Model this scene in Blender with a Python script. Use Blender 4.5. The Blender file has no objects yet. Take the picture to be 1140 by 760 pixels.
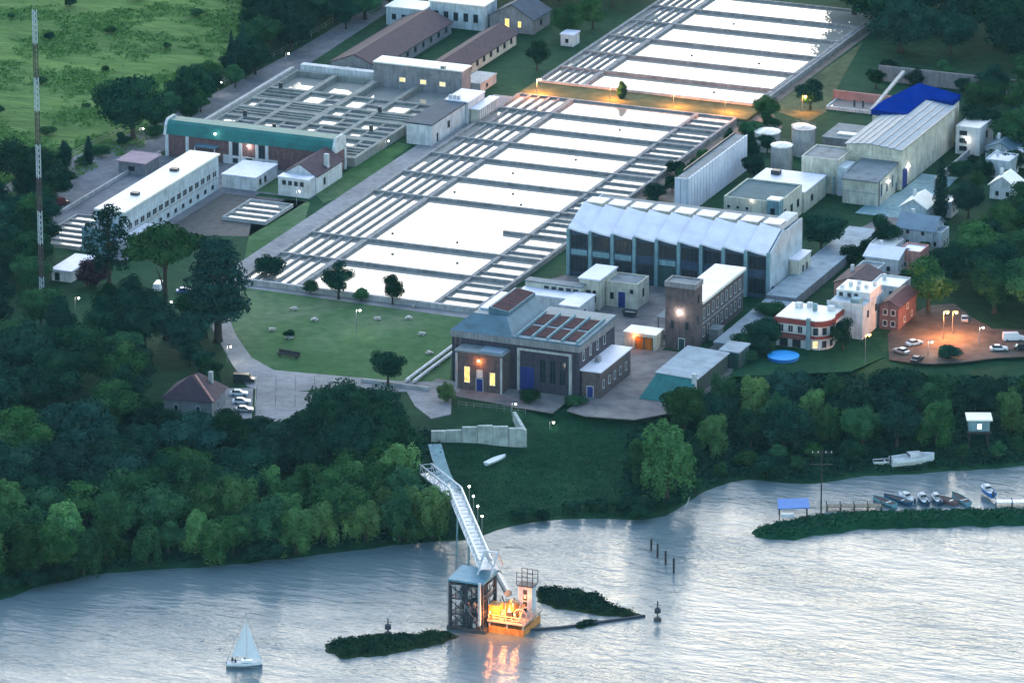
import bpy, math, random
import numpy as np
from mathutils import Vector, noise as mnoise
S = bpy.context.scene
COL = S.collection
R = math.radians

# ------------------------------------------------------------------ camera
TH, PH, DIST, GZ = R(18.3), R(22.5), 1463.0, 8.0
FPX = 570 / math.tan(R(5))
FW = Vector((-math.sin(PH)*math.cos(TH), math.cos(PH)*math.cos(TH), -math.sin(TH)))
RT = Vector((math.cos(PH), math.sin(PH), 0))
UP = Vector((-math.sin(PH)*math.sin(TH), math.cos(PH)*math.sin(TH), math.cos(TH)))
CAMLOC = Vector((0, 0, GZ)) - DIST*FW
cam = bpy.data.objects.new('camera', bpy.data.cameras.new('camera'))
COL.objects.link(cam)
cam.location = CAMLOC
cam.rotation_euler = (R(90)-TH, 0, PH)
cam.data.sensor_width = 36
cam.data.lens = 18 / math.tan(R(5))
cam.data.clip_start = 5
cam.data.clip_end = 60000
S.camera = cam
# ------------------------------------------------------------------ sky, sun, exposure
SUN_EL, SUN_AZ = R(14), R(20)          # azimuth measured from +Y towards -X
world = bpy.data.worlds.new('World'); S.world = world
world.use_nodes = True
wn = world.node_tree
sky = wn.nodes.new('ShaderNodeTexSky')
sky.sky_type = 'NISHITA'
sky.sun_disc = False
sky.sun_elevation = SUN_EL
sky.sun_rotation = -SUN_AZ
sky.air_density = 1.3
sky.dust_density = 0.6
sky.ozone_density = 2.5
wn.nodes['Background'].inputs['Strength'].default_value = 0.125
wn.links.new(sky.outputs['Color'], wn.nodes['Background'].inputs['Color'])
sl = bpy.data.lights.new('sun', 'SUN')
sl.energy = 0.95
sl.angle = R(110)
sl.color = (1.0, 0.975, 0.955)
sun = bpy.data.objects.new('sun', sl); COL.objects.link(sun)
sd = Vector((-math.sin(SUN_AZ)*math.cos(SUN_EL), math.cos(SUN_AZ)*math.cos(SUN_EL), math.sin(SUN_EL)))
sun.rotation_euler = sd.to_track_quat('Z', 'Y').to_euler()
S.view_settings.view_transform = 'Standard'
S.view_settings.look = 'None'
S.view_settings.gamma = 1
S.view_settings.exposure = 1.95
S.cycles.max_bounces = 5
S.cycles.diffuse_bounces = 2
S.cycles.glossy_bounces = 3
S.cycles.caustics_reflective = False
S.cycles.caustics_refractive = False

# ------------------------------------------------------------------ placing: survey of the ground
def G(px, py, z=GZ):
    """world point at height z seen at photograph point px, py (1140 x 760)"""
    d = FW + (px-570)/FPX*RT + (380-py)/FPX*UP
    t = (z-CAMLOC.z)/d.z
    return Vector((CAMLOC.x+t*d.x, CAMLOC.y+t*d.y, z))
CP, SP = math.cos(PH), math.sin(PH)
def ab(x, y): return x*CP+y*SP, -x*SP+y*CP
def xy(a, b): return a*CP-b*SP, a*SP+b*CP
SHORE_PX = [(-60,690),(0,668),(40,655),(100,641),(160,634),(230,632),(300,623),(360,618),(420,610),(450,606),(500,603),(530,600),(560,587),(590,581),
            (640,577),(700,580),(735,579),(757,566),(775,552),(800,541),(830,535),(900,540),(960,531),(1060,525),(1140,519),(1250,508)]
SH = np.array([ab(*G(px, py, 0)[:2]) for px, py in SHORE_PX])
def shore_b(a): return float(np.interp(a, SH[:, 0], SH[:, 1]))
def smooth(t):
    t = min(1, max(0, t)); return t*t*(3-2*t)
def terrain(x, y):
    a, b = ab(x, y)
    d = b-shore_b(a)+1.5*mnoise.noise((x*.12, y*.12, 3.1))
    if d < 0: return max(-3.0, d*.25)
    return 0.9*smooth(d/6)+(GZ-0.9)*smooth((d-4)/68)
def T(px, py):
    """point of the terrain seen at px, py"""
    lo, hi = -2.5, GZ+.01
    for i in range(22):
        m = (lo+hi)/2
        p = G(px, py, m)
        if terrain(p.x, p.y) > m: lo = m
        else: hi = m
    return G(px, py, hi)

# ------------------------------------------------------------------ materials
def newmat(name):
    m = bpy.data.materials.new(name); m.use_nodes = True
    return m, m.node_tree, m.node_tree.nodes['Principled BSDF']
def nd(nt, t, **kw):
    n = nt.nodes.new(t)
    for k, v in kw.items(): setattr(n, k, v)
    return n
def ramp(nt, src, stops):
    r = nd(nt, 'ShaderNodeValToRGB')
    e = r.color_ramp.elements
    while len(e) < len(stops): e.new(0.5)
    for el, (p, c) in zip(e, stops):
        el.position = p; el.color = (*c, 1) if len(c) == 3 else c
    nt.links.new(src, r.inputs[0])
    return r.outputs[0]
def coords(nt, scale=(1, 1, 1), rot=(0, 0, 0), obj=False):
    if obj: src = nd(nt, 'ShaderNodeTexCoord').outputs['Object']
    else: src = nd(nt, 'ShaderNodeNewGeometry').outputs['Position']
    mp = nd(nt, 'ShaderNodeMapping')
    mp.inputs['Scale'].default_value = scale; mp.inputs['Rotation'].default_value = rot
    nt.links.new(src, mp.inputs[0])
    return mp.outputs[0]
def noise(nt, vec, scale, detail=4, rough=.6):
    n = nd(nt, 'ShaderNodeTexNoise')
    n.inputs['Scale'].default_value = scale; n.inputs['Detail'].default_value = detail; n.inputs['Roughness'].default_value = rough
    nt.links.new(vec, n.inputs['Vector'])
    return n.outputs['Fac']
def mixc(nt, fac, a, b, mode='MIX'):
    m = nd(nt, 'ShaderNodeMix', data_type='RGBA', blend_type=mode)
    for i, v in ((0, fac), (6, a), (7, b)):
        if isinstance(v, (int, float)): m.inputs[i].default_value = v
        elif isinstance(v, tuple): m.inputs[i].default_value = (*v, 1)
        else: nt.links.new(v, m.inputs[i])
    return m.outputs[2]
def bump(nt, b, h, strength=.4, dist=.1):
    n = nd(nt, 'ShaderNodeBump'); n.inputs['Strength'].default_value = strength; n.inputs['Distance'].default_value = dist
    nt.links.new(h, n.inputs['Height']); nt.links.new(n.outputs[0], b.inputs['Normal'])
def plain(name, col, rough=.75, var=.22, scale=.6, metal=0.0, streak=True, spec=.3):
    """weathered paint, render or metal: mottled colour with faint streaks down the walls"""
    m, nt, b = newmat(name)
    v = coords(nt)
    n1 = noise(nt, v, scale, 5)
    dark = tuple(c*(1-var*1.5) for c in col); light = tuple(min(1, c*(1+var)) for c in col)
    c = ramp(nt, n1, [(.3, dark), (.5, col), (.72, light)])
    if streak:
        n2 = noise(nt, coords(nt, (1.1, 1.1, .12)), 1.6, 4)
        c = mixc(nt, ramp(nt, n2, [(.44, (0, 0, 0)), (.72, (.75, .75, .75))]), c, tuple(x*.52 for x in col))
    nt.links.new(c, b.inputs['Base Color'])
    b.inputs['Roughness'].default_value = rough; b.inputs['Metallic'].default_value = metal
    b.inputs['Specular IOR Level'].default_value = spec
    return m
def emit(name, col, strength):
    m, nt, b = newmat(name)
    b.inputs['Base Color'].default_value = (*col, 1)
    b.inputs['Emission Color'].default_value = (*col, 1); b.inputs['Emission Strength'].default_value = strength
    if strength < 2:        # rooms: curtains and furniture make the lit panes uneven
        mr = nd(nt, 'ShaderNodeMapRange'); mr.inputs[1].default_value = .35; mr.inputs[2].default_value = .65; mr.inputs[3].default_value = strength*.25; mr.inputs[4].default_value = strength*1.4
        nt.links.new(noise(nt, coords(nt), 1.1, 3), mr.inputs[0]); nt.links.new(mr.outputs[0], b.inputs['Emission Strength'])
    return m
M = {}
def leafmat(name, dark, mid, light, obj_var=.35):
    m, nt, b = newmat(name)
    n1 = noise(nt, coords(nt), .35, 3)
    oi = nd(nt, 'ShaderNodeObjectInfo')
    c = ramp(nt, n1, [(.3, dark), (.5, mid), (.72, light)])
    hv = nd(nt, 'ShaderNodeHueSaturation')
    mr = nd(nt, 'ShaderNodeMapRange'); mr.inputs[3].default_value = 1-obj_var; mr.inputs[4].default_value = 1+obj_var
    nt.links.new(oi.outputs['Random'], mr.inputs[0]); nt.links.new(mr.outputs[0], hv.inputs['Value'])
    mh = nd(nt, 'ShaderNodeMath', operation='FRACT')
    mm = nd(nt, 'ShaderNodeMath', operation='MULTIPLY'); mm.inputs[1].default_value = 7.31
    nt.links.new(oi.outputs['Random'], mm.inputs[0]); nt.links.new(mm.outputs[0], mh.inputs[0])
    mr2 = nd(nt, 'ShaderNodeMapRange'); mr2.inputs[3].default_value = .5-.08*obj_var; mr2.inputs[4].default_value = .5+.08*obj_var
    nt.links.new(mh.outputs[0], mr2.inputs[0]); nt.links.new(mr2.outputs[0], hv.inputs['Hue'])
    nt.links.new(c, hv.inputs['Color']); nt.links.new(hv.outputs[0], b.inputs['Base Color'])
    b.inputs['Roughness'].default_value = 1; b.inputs['Specular IOR Level'].default_value = 0
    return m
def watermat(name, base, ior, waves):
    m, nt, b = newmat(name)
    nt.nodes.remove(b)
    out = nt.nodes['Material Output']
    dif = nd(nt, 'ShaderNodeBsdfDiffuse'); dif.inputs['Color'].default_value = (*base, 1)
    gl = nd(nt, 'ShaderNodeBsdfGlossy'); gl.inputs['Roughness'].default_value = .06 if waves else .02
    fr = nd(nt, 'ShaderNodeFresnel'); fr.inputs['IOR'].default_value = ior
    mx = nd(nt, 'ShaderNodeMixShader')
    nt.links.new(fr.outputs[0], mx.inputs[0]); nt.links.new(dif.outputs[0], mx.inputs[1]); nt.links.new(gl.outputs[0], mx.inputs[2])
    nt.links.new(mx.outputs[0], out.inputs['Surface'])
    bp = nd(nt, 'ShaderNodeBump')
    if waves:
        v1 = coords(nt, (.19, .52, 1), (0, 0, -PH-R(8))); v2 = coords(nt, (.06, .14, 1), (0, 0, -PH+R(14)))
        a = noise(nt, v1, 1.0, 4, .62); c = noise(nt, v2, 1.0, 3, .5)
        ad = nd(nt, 'ShaderNodeMath', operation='MULTIPLY_ADD'); ad.inputs[1].default_value = 1.5
        nt.links.new(c, ad.inputs[0]); nt.links.new(a, ad.inputs[2])
        nt.links.new(ad.outputs[0], bp.inputs['Height'])
        bp.inputs['Strength'].default_value = 1
        pm = nd(nt, 'ShaderNodeMapRange'); pm.inputs[1].default_value = .35; pm.inputs[2].default_value = .65; pm.inputs[3].default_value = waves*.45; pm.inputs[4].default_value = waves*1.35
        nt.links.new(noise(nt, coords(nt, (.5, 1, 1), (0, 0, -PH+R(6))), .035, 4, .6), pm.inputs[0]); nt.links.new(pm.outputs[0], bp.inputs['Distance'])
    else:
        nt.links.new(noise(nt, coords(nt), .25, 2), bp.inputs['Height'])
        bp.inputs['Strength'].default_value = .25; bp.inputs['Distance'].default_value = .02
    for n in (dif, gl, fr): nt.links.new(bp.outputs[0], n.inputs['Normal'])
    return m
M['river'] = watermat('river_water', (.125, .175, .195), 1.30, .34)
M['basin_water'] = watermat('basin_water', (.30, .30, .28), 1.58, 0)
def groundmat(name, stops, scale, stops2=None, scale2=.02, stretch=(1, 1, 1), bstr=.6, bdist=.3, rough=.95):
    m, nt, b = newmat(name)
    v = coords(nt, stretch, (0, 0, -PH))
    c = ramp(nt, noise(nt, v, scale, 6, .65), stops)
    if stops2:
        c = mixc(nt, 1.0, c, ramp(nt, noise(nt, v, scale2, 4, .55), stops2), 'MULTIPLY')
    nt.links.new(c, b.inputs['Base Color'])
    b.inputs['Roughness'].default_value = rough; b.inputs['Specular IOR Level'].default_value = .1
    bump(nt, b, noise(nt, v, scale*2.5, 5), bstr, bdist)
    return m
g2 = [(.3, (.5, .55, .5)), (.5, (.85, .85, .8)), (.75, (1.15, 1.1, 1))]
M['ground'] = groundmat('scrub_ground', [(.3, (.006, .040, .020)), (.5, (.011, .058, .028)), (.7, (.022, .080, .038))], .25, g2)
M['field'] = groundmat('rough_field_grass', [(.3, (.028, .085, .022)), (.48, (.060, .145, .034)), (.62, (.095, .19, .05)), (.8, (.15, .22, .085))], .13,
                       [(.3, (.6, .68, .6)), (.5, (.95, .95, .95)), (.7, (1.2, 1.12, 1))], .03, (.4, 1, 1), 1, .8)
M['lawn'] = groundmat('mown_lawn', [(.3, (.032, .090, .035)), (.5, (.05, .12, .048)), (.7, (.075, .145, .065))], .35,
                      [(.35, (.55, .8, .6)), (.5, (1, 1, 1)), (.62, (1.75, 1.2, 1.6))], .028)
M['bank'] = groundmat('river_bank_grass', [(.3, (.003, .042, .020)), (.5, (.006, .062, .030)), (.7, (.013, .085, .040))], .5, g2, .05)
M['asphalt'] = groundmat('worn_asphalt', [(.3, (.12, .135, .155)), (.5, (.165, .175, .195)), (.75, (.22, .225, .24))], .4,
                         [(.35, (.75, .75, .78)), (.6, (1.1, 1.08, 1.08))], .06, (1, 1, 1), .2, .05)
M['yardmat'] = groundmat('worn_yard_concrete', [(.3, (.15, .14, .145)), (.5, (.205, .19, .19)), (.75, (.26, .24, .235))], .35,
                      [(.35, (.68, .7, .75)), (.6, (1.1, 1.08, 1.05))], .09, (1, 1, 1), .2, .05)
M['path'] = groundmat('concrete_path', [(.3, (.20, .205, .22)), (.5, (.27, .27, .28)), (.75, (.33, .325, .33))], .5,
                      [(.35, (.75, .75, .75)), (.6, (1.1, 1.1, 1.1))], .08, (1, 1, 1), .2, .05)
M['earth'] = groundmat('bare_earth', [(.3, (.12, .10, .085)), (.5, (.18, .15, .13)), (.75, (.25, .21, .18))], .3, None, 1, (1, 1, 1), .5, .1)
M['drygrass'] = groundmat('dry_grass', [(.3, (.07, .09, .045)), (.5, (.105, .125, .065)), (.75, (.15, .16, .085))], .4, g2, .05)

# ------------------------------------------------------------------ mesh helpers
class MB:
    def __init__(s): s.v = []; s.f = []
    def add(s, vs, fs):
        n = len(s.v); s.v += [tuple(v) for v in vs]; s.f += [tuple(i+n for i in f) for f in fs]
        return s
    def box(s, x0, x1, y0, y1, z0, z1):
        return s.add([(x0,y0,z0),(x1,y0,z0),(x1,y1,z0),(x0,y1,z0),(x0,y0,z1),(x1,y0,z1),(x1,y1,z1),(x0,y1,z1)],
                     [(3,2,1,0),(4,5,6,7),(0,1,5,4),(1,2,6,5),(2,3,7,6),(3,0,4,7)])
    def prism(s, poly, z0, z1):
        """upright prism on a plan outline (counter-clockwise)"""
        n = len(poly)
        z1s = z1 if isinstance(z1, (list, tuple)) else [z1]*n
        return s.add([(p[0], p[1], z0) for p in poly]+[(p[0], p[1], z) for p, z in zip(poly, z1s)],
                     [tuple(range(n-1, -1, -1)), tuple(range(n, 2*n))]+[(i, (i+1) % n, n+(i+1) % n, n+i) for i in range(n)])
    def ext(s, prof, a0, a1, axis='x'):
        """profile (u, z) extruded along x (u = y) or y (u = x)"""
        n = len(prof)
        mk = (lambda u, z, t: (t, u, z)) if axis == 'x' else (lambda u, z, t: (u, t, z))
        return s.add([mk(u, z, a0) for u, z in prof]+[mk(u, z, a1) for u, z in prof],
                     [tuple(range(n-1, -1, -1)), tuple(range(n, 2*n))]+[(i, (i+1) % n, n+(i+1) % n, n+i) for i in range(n)])
    def tube(s, p, q, r0, r1=None, n=6):
        p, q = Vector(p), Vector(q); r1 = r0 if r1 is None else r1
        d = (q-p).normalized()
        a = d.orthogonal().normalized(); b = d.cross(a)
        vs = []
        for c, r in ((p, r0), (q, r1)):
            vs += [c+r*(math.cos(2*math.pi*i/n)*a+math.sin(2*math.pi*i/n)*b) for i in range(n)]
        return s.add(vs, [tuple(range(n-1, -1, -1)), tuple(range(n, 2*n))]+[(i, (i+1) % n, n+(i+1) % n, n+i) for i in range(n)])
    def bar(s, p, q, w, h):
        """rectangular bar between two points"""
        p, q = Vector(p), Vector(q); d = (q-p).normalized()
        a = Vector((0, 0, 1)).cross(d)
        a = a.normalized() if a.length > 1e-4 else Vector((1, 0, 0))
        b = d.cross(a)
        vs = [c+sx*a*w/2+sy*b*h/2 for c in (p, q) for sx, sy in ((-1, -1), (1, -1), (1, 1), (-1, 1))]
        return s.add(vs, [(3,2,1,0),(4,5,6,7),(0,1,5,4),(1,2,6,5),(2,3,7,6),(3,0,4,7)])
    def lathe(s, c, prof, n=12, cap=True):
        c = Vector(c); vs = []; k = len(prof)
        for r, z in prof: vs += [c+Vector((r*math.cos(2*math.pi*i/n), r*math.sin(2*math.pi*i/n), z)) for i in range(n)]
        fs = [(j*n+i, j*n+(i+1) % n, (j+1)*n+(i+1) % n, (j+1)*n+i) for j in range(k-1) for i in range(n)]
        if cap: fs += [tuple(range(n-1, -1, -1)), tuple(range((k-1)*n, k*n))]
        return s.add(vs, fs)
    def rotz(s, ang):
        c, q = math.cos(ang), math.sin(ang)
        s.v = [(x*c-y*q, x*q+y*c, z) for x, y, z in s.v]; return s
    def mesh(s, name, mat, smooth=False):
        me = bpy.data.meshes.new(name); me.from_pydata(s.v, [], s.f)
        if mat: me.materials.append(M[mat] if isinstance(mat, str) else mat)
        if smooth: me.polygons.foreach_set('use_smooth', [True]*len(me.polygons))
        me.update(); return me
    def build(s, name, mat, parent=None, loc=None, smooth=False):
        return link(name, s.mesh(name, mat, smooth), parent, loc)
def link(name, me, parent=None, loc=None, rz=0):
    o = bpy.data.objects.new(name, me); COL.objects.link(o)
    if parent: o.parent = parent
    if loc is not None: o.location = loc
    if rz: o.rotation_euler = (0, 0, rz)
    return o
def tag(o, label, cat, group=None):
    o['label'] = label; o['category'] = cat
    if group: o['group'] = group
    return o
def thing(name, label, cat, loc, group=None, rz=0):
    o = bpy.data.objects.new(name, None); COL.objects.link(o)
    o.location = loc; o.rotation_euler = (0, 0, rz); o.empty_display_size = .5
    return tag(o, label, cat, group)
def struct(o, kind='structure'): o['kind'] = kind; return o
def dup(root, loc, rz=None, label=None, scale=None):
    r = root.copy(); COL.objects.link(r); r.location = loc
    if rz is not None: r.rotation_euler = (0, 0, rz)
    if scale is not None: r.scale = scale if isinstance(scale, tuple) else (scale,)*3
    if label: r['label'] = label
    for ch in root.children:
        c = ch.copy(); COL.objects.link(c); c.parent = r
        for g in ch.children:
            d = g.copy(); COL.objects.link(d); d.parent = c
    return r

# ------------------------------------------------------------------ terrain, river
def grid_sheet():
    aa = [-9000, -3000, -900, -450]+list(np.arange(-300, 301, 4.0))+[450, 900, 3000, 9000]
    bb = [-300]+list(np.arange(-260, 40, 3.0))+[60, 120, 250, 500, 900, 2500, 14000]
    vs, fs = [], []
    for b in bb:
        for a in aa:
            x, y = xy(a, b); vs.append((x, y, terrain(x, y)))
    n = len(aa)
    for j in range(len(bb)-1):
        for i in range(n-1): fs.append((j*n+i, j*n+i+1, (j+1)*n+i+1, (j+1)*n+i))
    m = MB().add(vs, fs)
    return m
struct(grid_sheet().build('ground', 'ground', smooth=True))
def quadxy(a0, a1, b0, b1, z):
    return MB().add([(*xy(a0, b0), z), (*xy(a1, b0), z), (*xy(a1, b1), z), (*xy(a0, b1), z)], [(0, 1, 2, 3)])
struct(quadxy(-9000, 9000, -9000, 14000, 0).build('river_water', 'river'))
def sheet(name, pts, mat, z=.05, px=True, h=.2):
    """a flat slab on the plateau, outline in photograph points or in metres"""
    P = [tuple(G(p[0], p[1]))[:2] if px else p for p in pts]
    area = sum(P[i][0]*P[(i+1) % len(P)][1]-P[(i+1) % len(P)][0]*P[i][1] for i in range(len(P)))
    if area < 0: P = P[::-1]
    return struct(MB().prism(P, GZ-h, GZ+z).build(name, mat))
sheet('field', [(-700,-60),(330,-60),(262,60),(205,125),(170,165),(100,195),(20,235),(-60,260),(-700,420)], 'field', .03)
sheet('lawn', [(248,333),(292,312),(520,345),(503,400),(500,428),(440,424),(350,416),(305,412),(280,398),(262,372)], 'lawn', .05)

# ------------------------------------------------------------------ settling basins
M['concrete'] = plain('aged_concrete', (.27, .27, .275), .9, .3, .5)
M['palecon'] = plain('pale_concrete', (.42, .42, .42), .85, .2, .4)
M['darkcon'] = plain('wet_dark_concrete', (.07, .07, .075), .8, .3, .5)
M['steel'] = plain('galvanised_steel', (.30, .31, .33), .5, .15, 1, .6)
def basin(label, x0, x1, y0, y1, xl, xr, walls, partial, lanes, cells, zt=1.35):
    root = thing('settling_basin', label, 'basin', (x0, y0, GZ), 'settling basins of the water works')
    L, W = y1-y0, x1-x0
    z0, zw = -.1, zt
    xl -= x0; xr -= x0
    def part(name, b, mat='concrete'): return b.build(name, mat, root)
    part('front_wall', MB().box(0, W, -.5, .5, z0, zw+.15), 'palecon')
    part('end_wall', MB().box(0, W, L-.4, L+.4, z0, zw))
    part('side_wall', MB().box(-.5, .45, .5, L-.4, z0, zw-.02))
    part('side_wall', MB().box(W-.45, W+.5, .5, L-.4, z0, zw-.02))
    part('walkway', MB().box(xl-.8, xl+.8, .5, L-.4, z0, zw+.05))
    part('walkway', MB().box(xr-.5, xr+.6, .5, L-.4, z0, zw+.05))
    for y in walls:
        part('divider_wall', MB().box(.45, W-.45, y-y0-.42, y-y0+.42, z0, zw+.25))
    for y, xa, xb in partial:
        part('divider_wall', MB().box(xa-x0, xb-x0, y-y0-.4, y-y0+.4, z0, zw+.2))
    n = lanes                                       # narrow inlet lanes along the left side
    for i in range(1, n):
        x = .45+(xl-.8-.45)*i/n
        wdt = .36 if i % 2 else .2
        part('lane_wall', MB().box(x-wdt, x+wdt, .5, L-.4, z0, zw-.05-.02*i))
    for i, y in enumerate(cells):                        # small outlet cells along the right side
        part('cell_wall', MB().box(xr+.6, W-.45, y-y0-.35, y-y0+.35, z0, zw-.1))
    return root
nearb = basin('long near basin of bright still water in front of the sawtooth hall and the lawn', -83, -17, 17.2, 206, -66.8, -28.6,
      [41.5, 61, 102, 122, 141, 158, 174, 190], [(81, -36, -17)], 5,
      [24, 30.5, 36.5, 47, 54, 66, 72, 87, 93, 97, 107, 112, 117, 128, 134, 146, 152, 163, 168, 179, 184, 195, 200])
farb = basin('far basin of bright still water beyond the lamp lined grassy dam', -83, -16, 220.5, 329, -69.5, -17.2,
      [236.6, 255, 274, 292.5, 310.5], [], 5, [])
def flat(x0, x1, y0, y1, z): return MB().add([(x0,y0,z),(x1,y0,z),(x1,y1,z),(x0,y1,z)], [(0,1,2,3)])
struct(flat(-83, -17, 17.4, 206, GZ+.75).build('basin_water', 'basin_water'))
struct(flat(-83, -16, 220.7, 329, GZ+.75).build('basin_water', 'basin_water'))

# ------------------------------------------------------------------ building kit
M['brick'] = plain('dark_brick', (.06, .052, .075), .9, .25, .9)
M['brick_warm'] = plain('brown_brick', (.115, .088, .092), .9, .25, .9)
M['brick_red'] = plain('red_painted_brick', (.17, .06, .055), .85, .25, .8)
M['brick_field'] = plain('brick_infill', (.17, .095, .10), .9, .25, .9)
M['cream'] = plain('cream_render', (.60, .57, .47), .85, .22, .35)
M['white'] = plain('white_render', (.62, .63, .64), .8, .2, .3)
M['bluewhite'] = plain('cool_white_render', (.50, .56, .60), .8, .2, .3)
M['grey'] = plain('grey_render', (.24, .235, .25), .85, .2, .4)
M['pillar'] = plain('pale_teal_paint', (.20, .33, .37), .8, .2, .5)
M['lilac_roof'] = plain('pale_roof_sheet', (.70, .70, .79), .6, .10, .25, streak=False)
M['white_roof'] = plain('white_roof_coating', (.80, .77, .70), .6, .10, .3, streak=False)
M['teal_roof'] = plain('teal_roof_sheet', (.02, .15, .145), .6, .16, .3, streak=False)
M['teal_slate'] = plain('blue_green_roof_sheet', (.075, .15, .20), .6, .2, .35, streak=False)
M['navy_roof'] = plain('navy_roof_felt', (.03, .055, .09), .8, .25, .4, streak=False)
M['grey_roof'] = plain('grey_roof_felt', (.17, .20, .22), .8, .25, .35, streak=False)
M['maroon_roof'] = plain('maroon_tile_roof', (.062, .036, .05), .8, .25, .8, streak=False)
M['red_tile'] = plain('red_clay_tile', (.24, .05, .045), .8, .25, 1.2, streak=False)
M['blue_tarp'] = plain('royal_blue_sheet', (.001, .022, .20), .9, .15, .3, streak=False, spec=0)
M['seam_roof'] = plain('pale_blue_metal_roof', (.17, .245, .31), .6, .14, .3, 0, streak=False)
M['brown_glass'] = plain('brown_glazed_roof_panel', (.06, .028, .034), .9, .25, .6, streak=False, spec=.08)
M['glass'] = plain('dark_window_glass', (.02, .028, .04), .12, .3, .6, streak=False, spec=.6)
M['blue_door'] = plain('blue_painted_door', (.02, .035, .19), .5, .15, 1)
M['orange_door'] = plain('orange_painted_door', (.55, .17, .02), .6, .15, 1)
M['green_door'] = plain('dark_green_door', (.03, .08, .08), .6, .15, 1)
M['frame'] = plain('pale_window_frame', (.52, .53, .53), .6, .1, 1, streak=False)
M['darkframe'] = plain('dark_steel', (.05, .055, .065), .5, .2, 1, streak=False)
M['lit_yellow'] = emit('lit_window', (1.0, .60, .14), .55)
M['lit_dim'] = emit('dim_lit_window', (1.0, .72, .32), .3)
M['lamp_orange'] = emit('sodium_lamp', (1.0, .36, .07), 8)
M['lamp_white'] = emit('white_lamp', (1.0, .93, .80), 11)

_wm = {}
def win(root, face, u, z, w, h, at, frame='frame', pane='glass', name='window', f=.12, bars=0):
    """window in a wall: face f looks to -y (u along x), face r looks to +x (u along y)"""
    key = (face, w, h, frame, f, bars, name)
    if key not in _wm:
        m, p = MB(), MB()
        d0, d1 = -.02, .09
        def rect(a0, a1, b0, b1, m, t0, t1):
            if face == 'f': m.box(a0, a1, -t1, -t0, b0, b1)
            else: m.box(t0, t1, a0, a1, b0, b1)
        rect(-w/2, w/2, -.16, 0, m, d0, .16)
        rect(-w/2, w/2, h-f, h, m, d0, d1)
        rect(-w/2, -w/2+f, 0, h-f, m, d0, d1); rect(w/2-f, w/2, 0, h-f, m, d0, d1)
        for i in range(bars):
            c = -w/2+w*(i+1)/(bars+1); rect(c-.04, c+.04, 0, h-f, m, d0, d1-.02)
        rect(-w/2+f, w/2-f, 0, h-f, p, 0, .03)
        _wm[key] = (m.mesh(name, frame), {})
        _wm[key+('p',)] = p
    me, panes = _wm[key]
    if pane not in panes: panes[pane] = _wm[key+('p',)].mesh('pane', pane)
    loc = (u, at, z) if face == 'f' else (at, u, z)
    o = link(name, me, root, loc)
    link('pane', panes[pane], o)
    return o
def door(root, face, u, w, h, at, mat='blue_door', frame='frame', z=0, name='door'):
    m, p = MB(), MB()
    def rect(a0, a1, b0, b1, m, t0, t1):
        if face == 'f': m.box(a0, a1, -t1, -t0, b0, b1)
        else: m.box(t0, t1, a0, a1, b0, b1)
    rect(-w/2-.14, w/2+.14, h, h+.16, m, -.02, .12); rect(-w/2-.14, -w/2, 0, h, m, -.02, .12); rect(w/2, w/2+.14, 0, h, m, -.02, .12)
    loc = (u, at, z) if face == 'f' else (at, u, z)
    rect(-w/2, w/2, 0.03, h, p, 0, .05)
    o = p.build(name, mat, root, loc)
    m.build('frame', frame, o)
    return o
def block(root, x0, x1, y0, y1, h, wall='white', roof='white_roof', z0=-.3, over=.3, th=.35, parapet=0, wname='wall', rname='roof'):
    MB().box(x0, x1, y0, y1, z0, h).build(wname, wall, root)
    if parapet:
        MB().box(x0+.3, x1-.3, y0+.3, y1-.3, h+.003, h+.08).build(rname, roof, root)
        p = MB(); t = .3
        p.prism([(x0,y0),(x1,y0),(x1,y0+t),(x0,y0+t)], h, h+parapet); p.prism([(x0,y1-t),(x1,y1-t),(x1,y1),(x0,y1)], h, h+parapet)
        p.prism([(x0,y0+t),(x0+t,y0+t),(x0+t,y1-t),(x0,y1-t)], h, h+parapet); p.prism([(x1-t,y0+t),(x1,y0+t),(x1,y1-t),(x1-t,y1-t)], h, h+parapet)
        p.build('parapet', wall, root)
    else:
        MB().box(x0-over, x1+over, y0-over, y1+over, h, h+th).build(rname, roof, root)
def gable(root, x0, x1, y0, y1, h, rise, axis='y', wall='white', roof='maroon_roof', over=.5, th=.25, z0=-.3):
    """gabled house; the ridge runs along the axis"""
    if axis == 'y':
        xm = (x0+x1)/2
        MB().ext([(x0, z0), (x1, z0), (x1, h), (xm, h+rise), (x0, h)], y0, y1, 'y').build('wall', wall, root)
        s = rise/((x1-x0)/2)
        for sg in (-1, 1):
            xe = xm+sg*((x1-x0)/2+over); ze = h-over*s
            MB().ext([(xe, ze), (xm, h+rise), (xm, h+rise+th), (xe, ze+th)], y0-over, y1+over, 'y').build('roof', roof, root)
    else:
        ym = (y0+y1)/2
        MB().ext([(y0, z0), (y1, z0), (y1, h), (ym, h+rise), (y0, h)], x0, x1, 'x').build('wall', wall, root)
        s = rise/((y1-y0)/2)
        for sg in (-1, 1):
            ye = ym+sg*((y1-y0)/2+over); ze = h-over*s
            MB().ext([(ye, ze), (ym, h+rise), (ym, h+rise+th), (ye, ze+th)], x0-over, x1+over, 'x').build('roof', roof, root)
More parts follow.
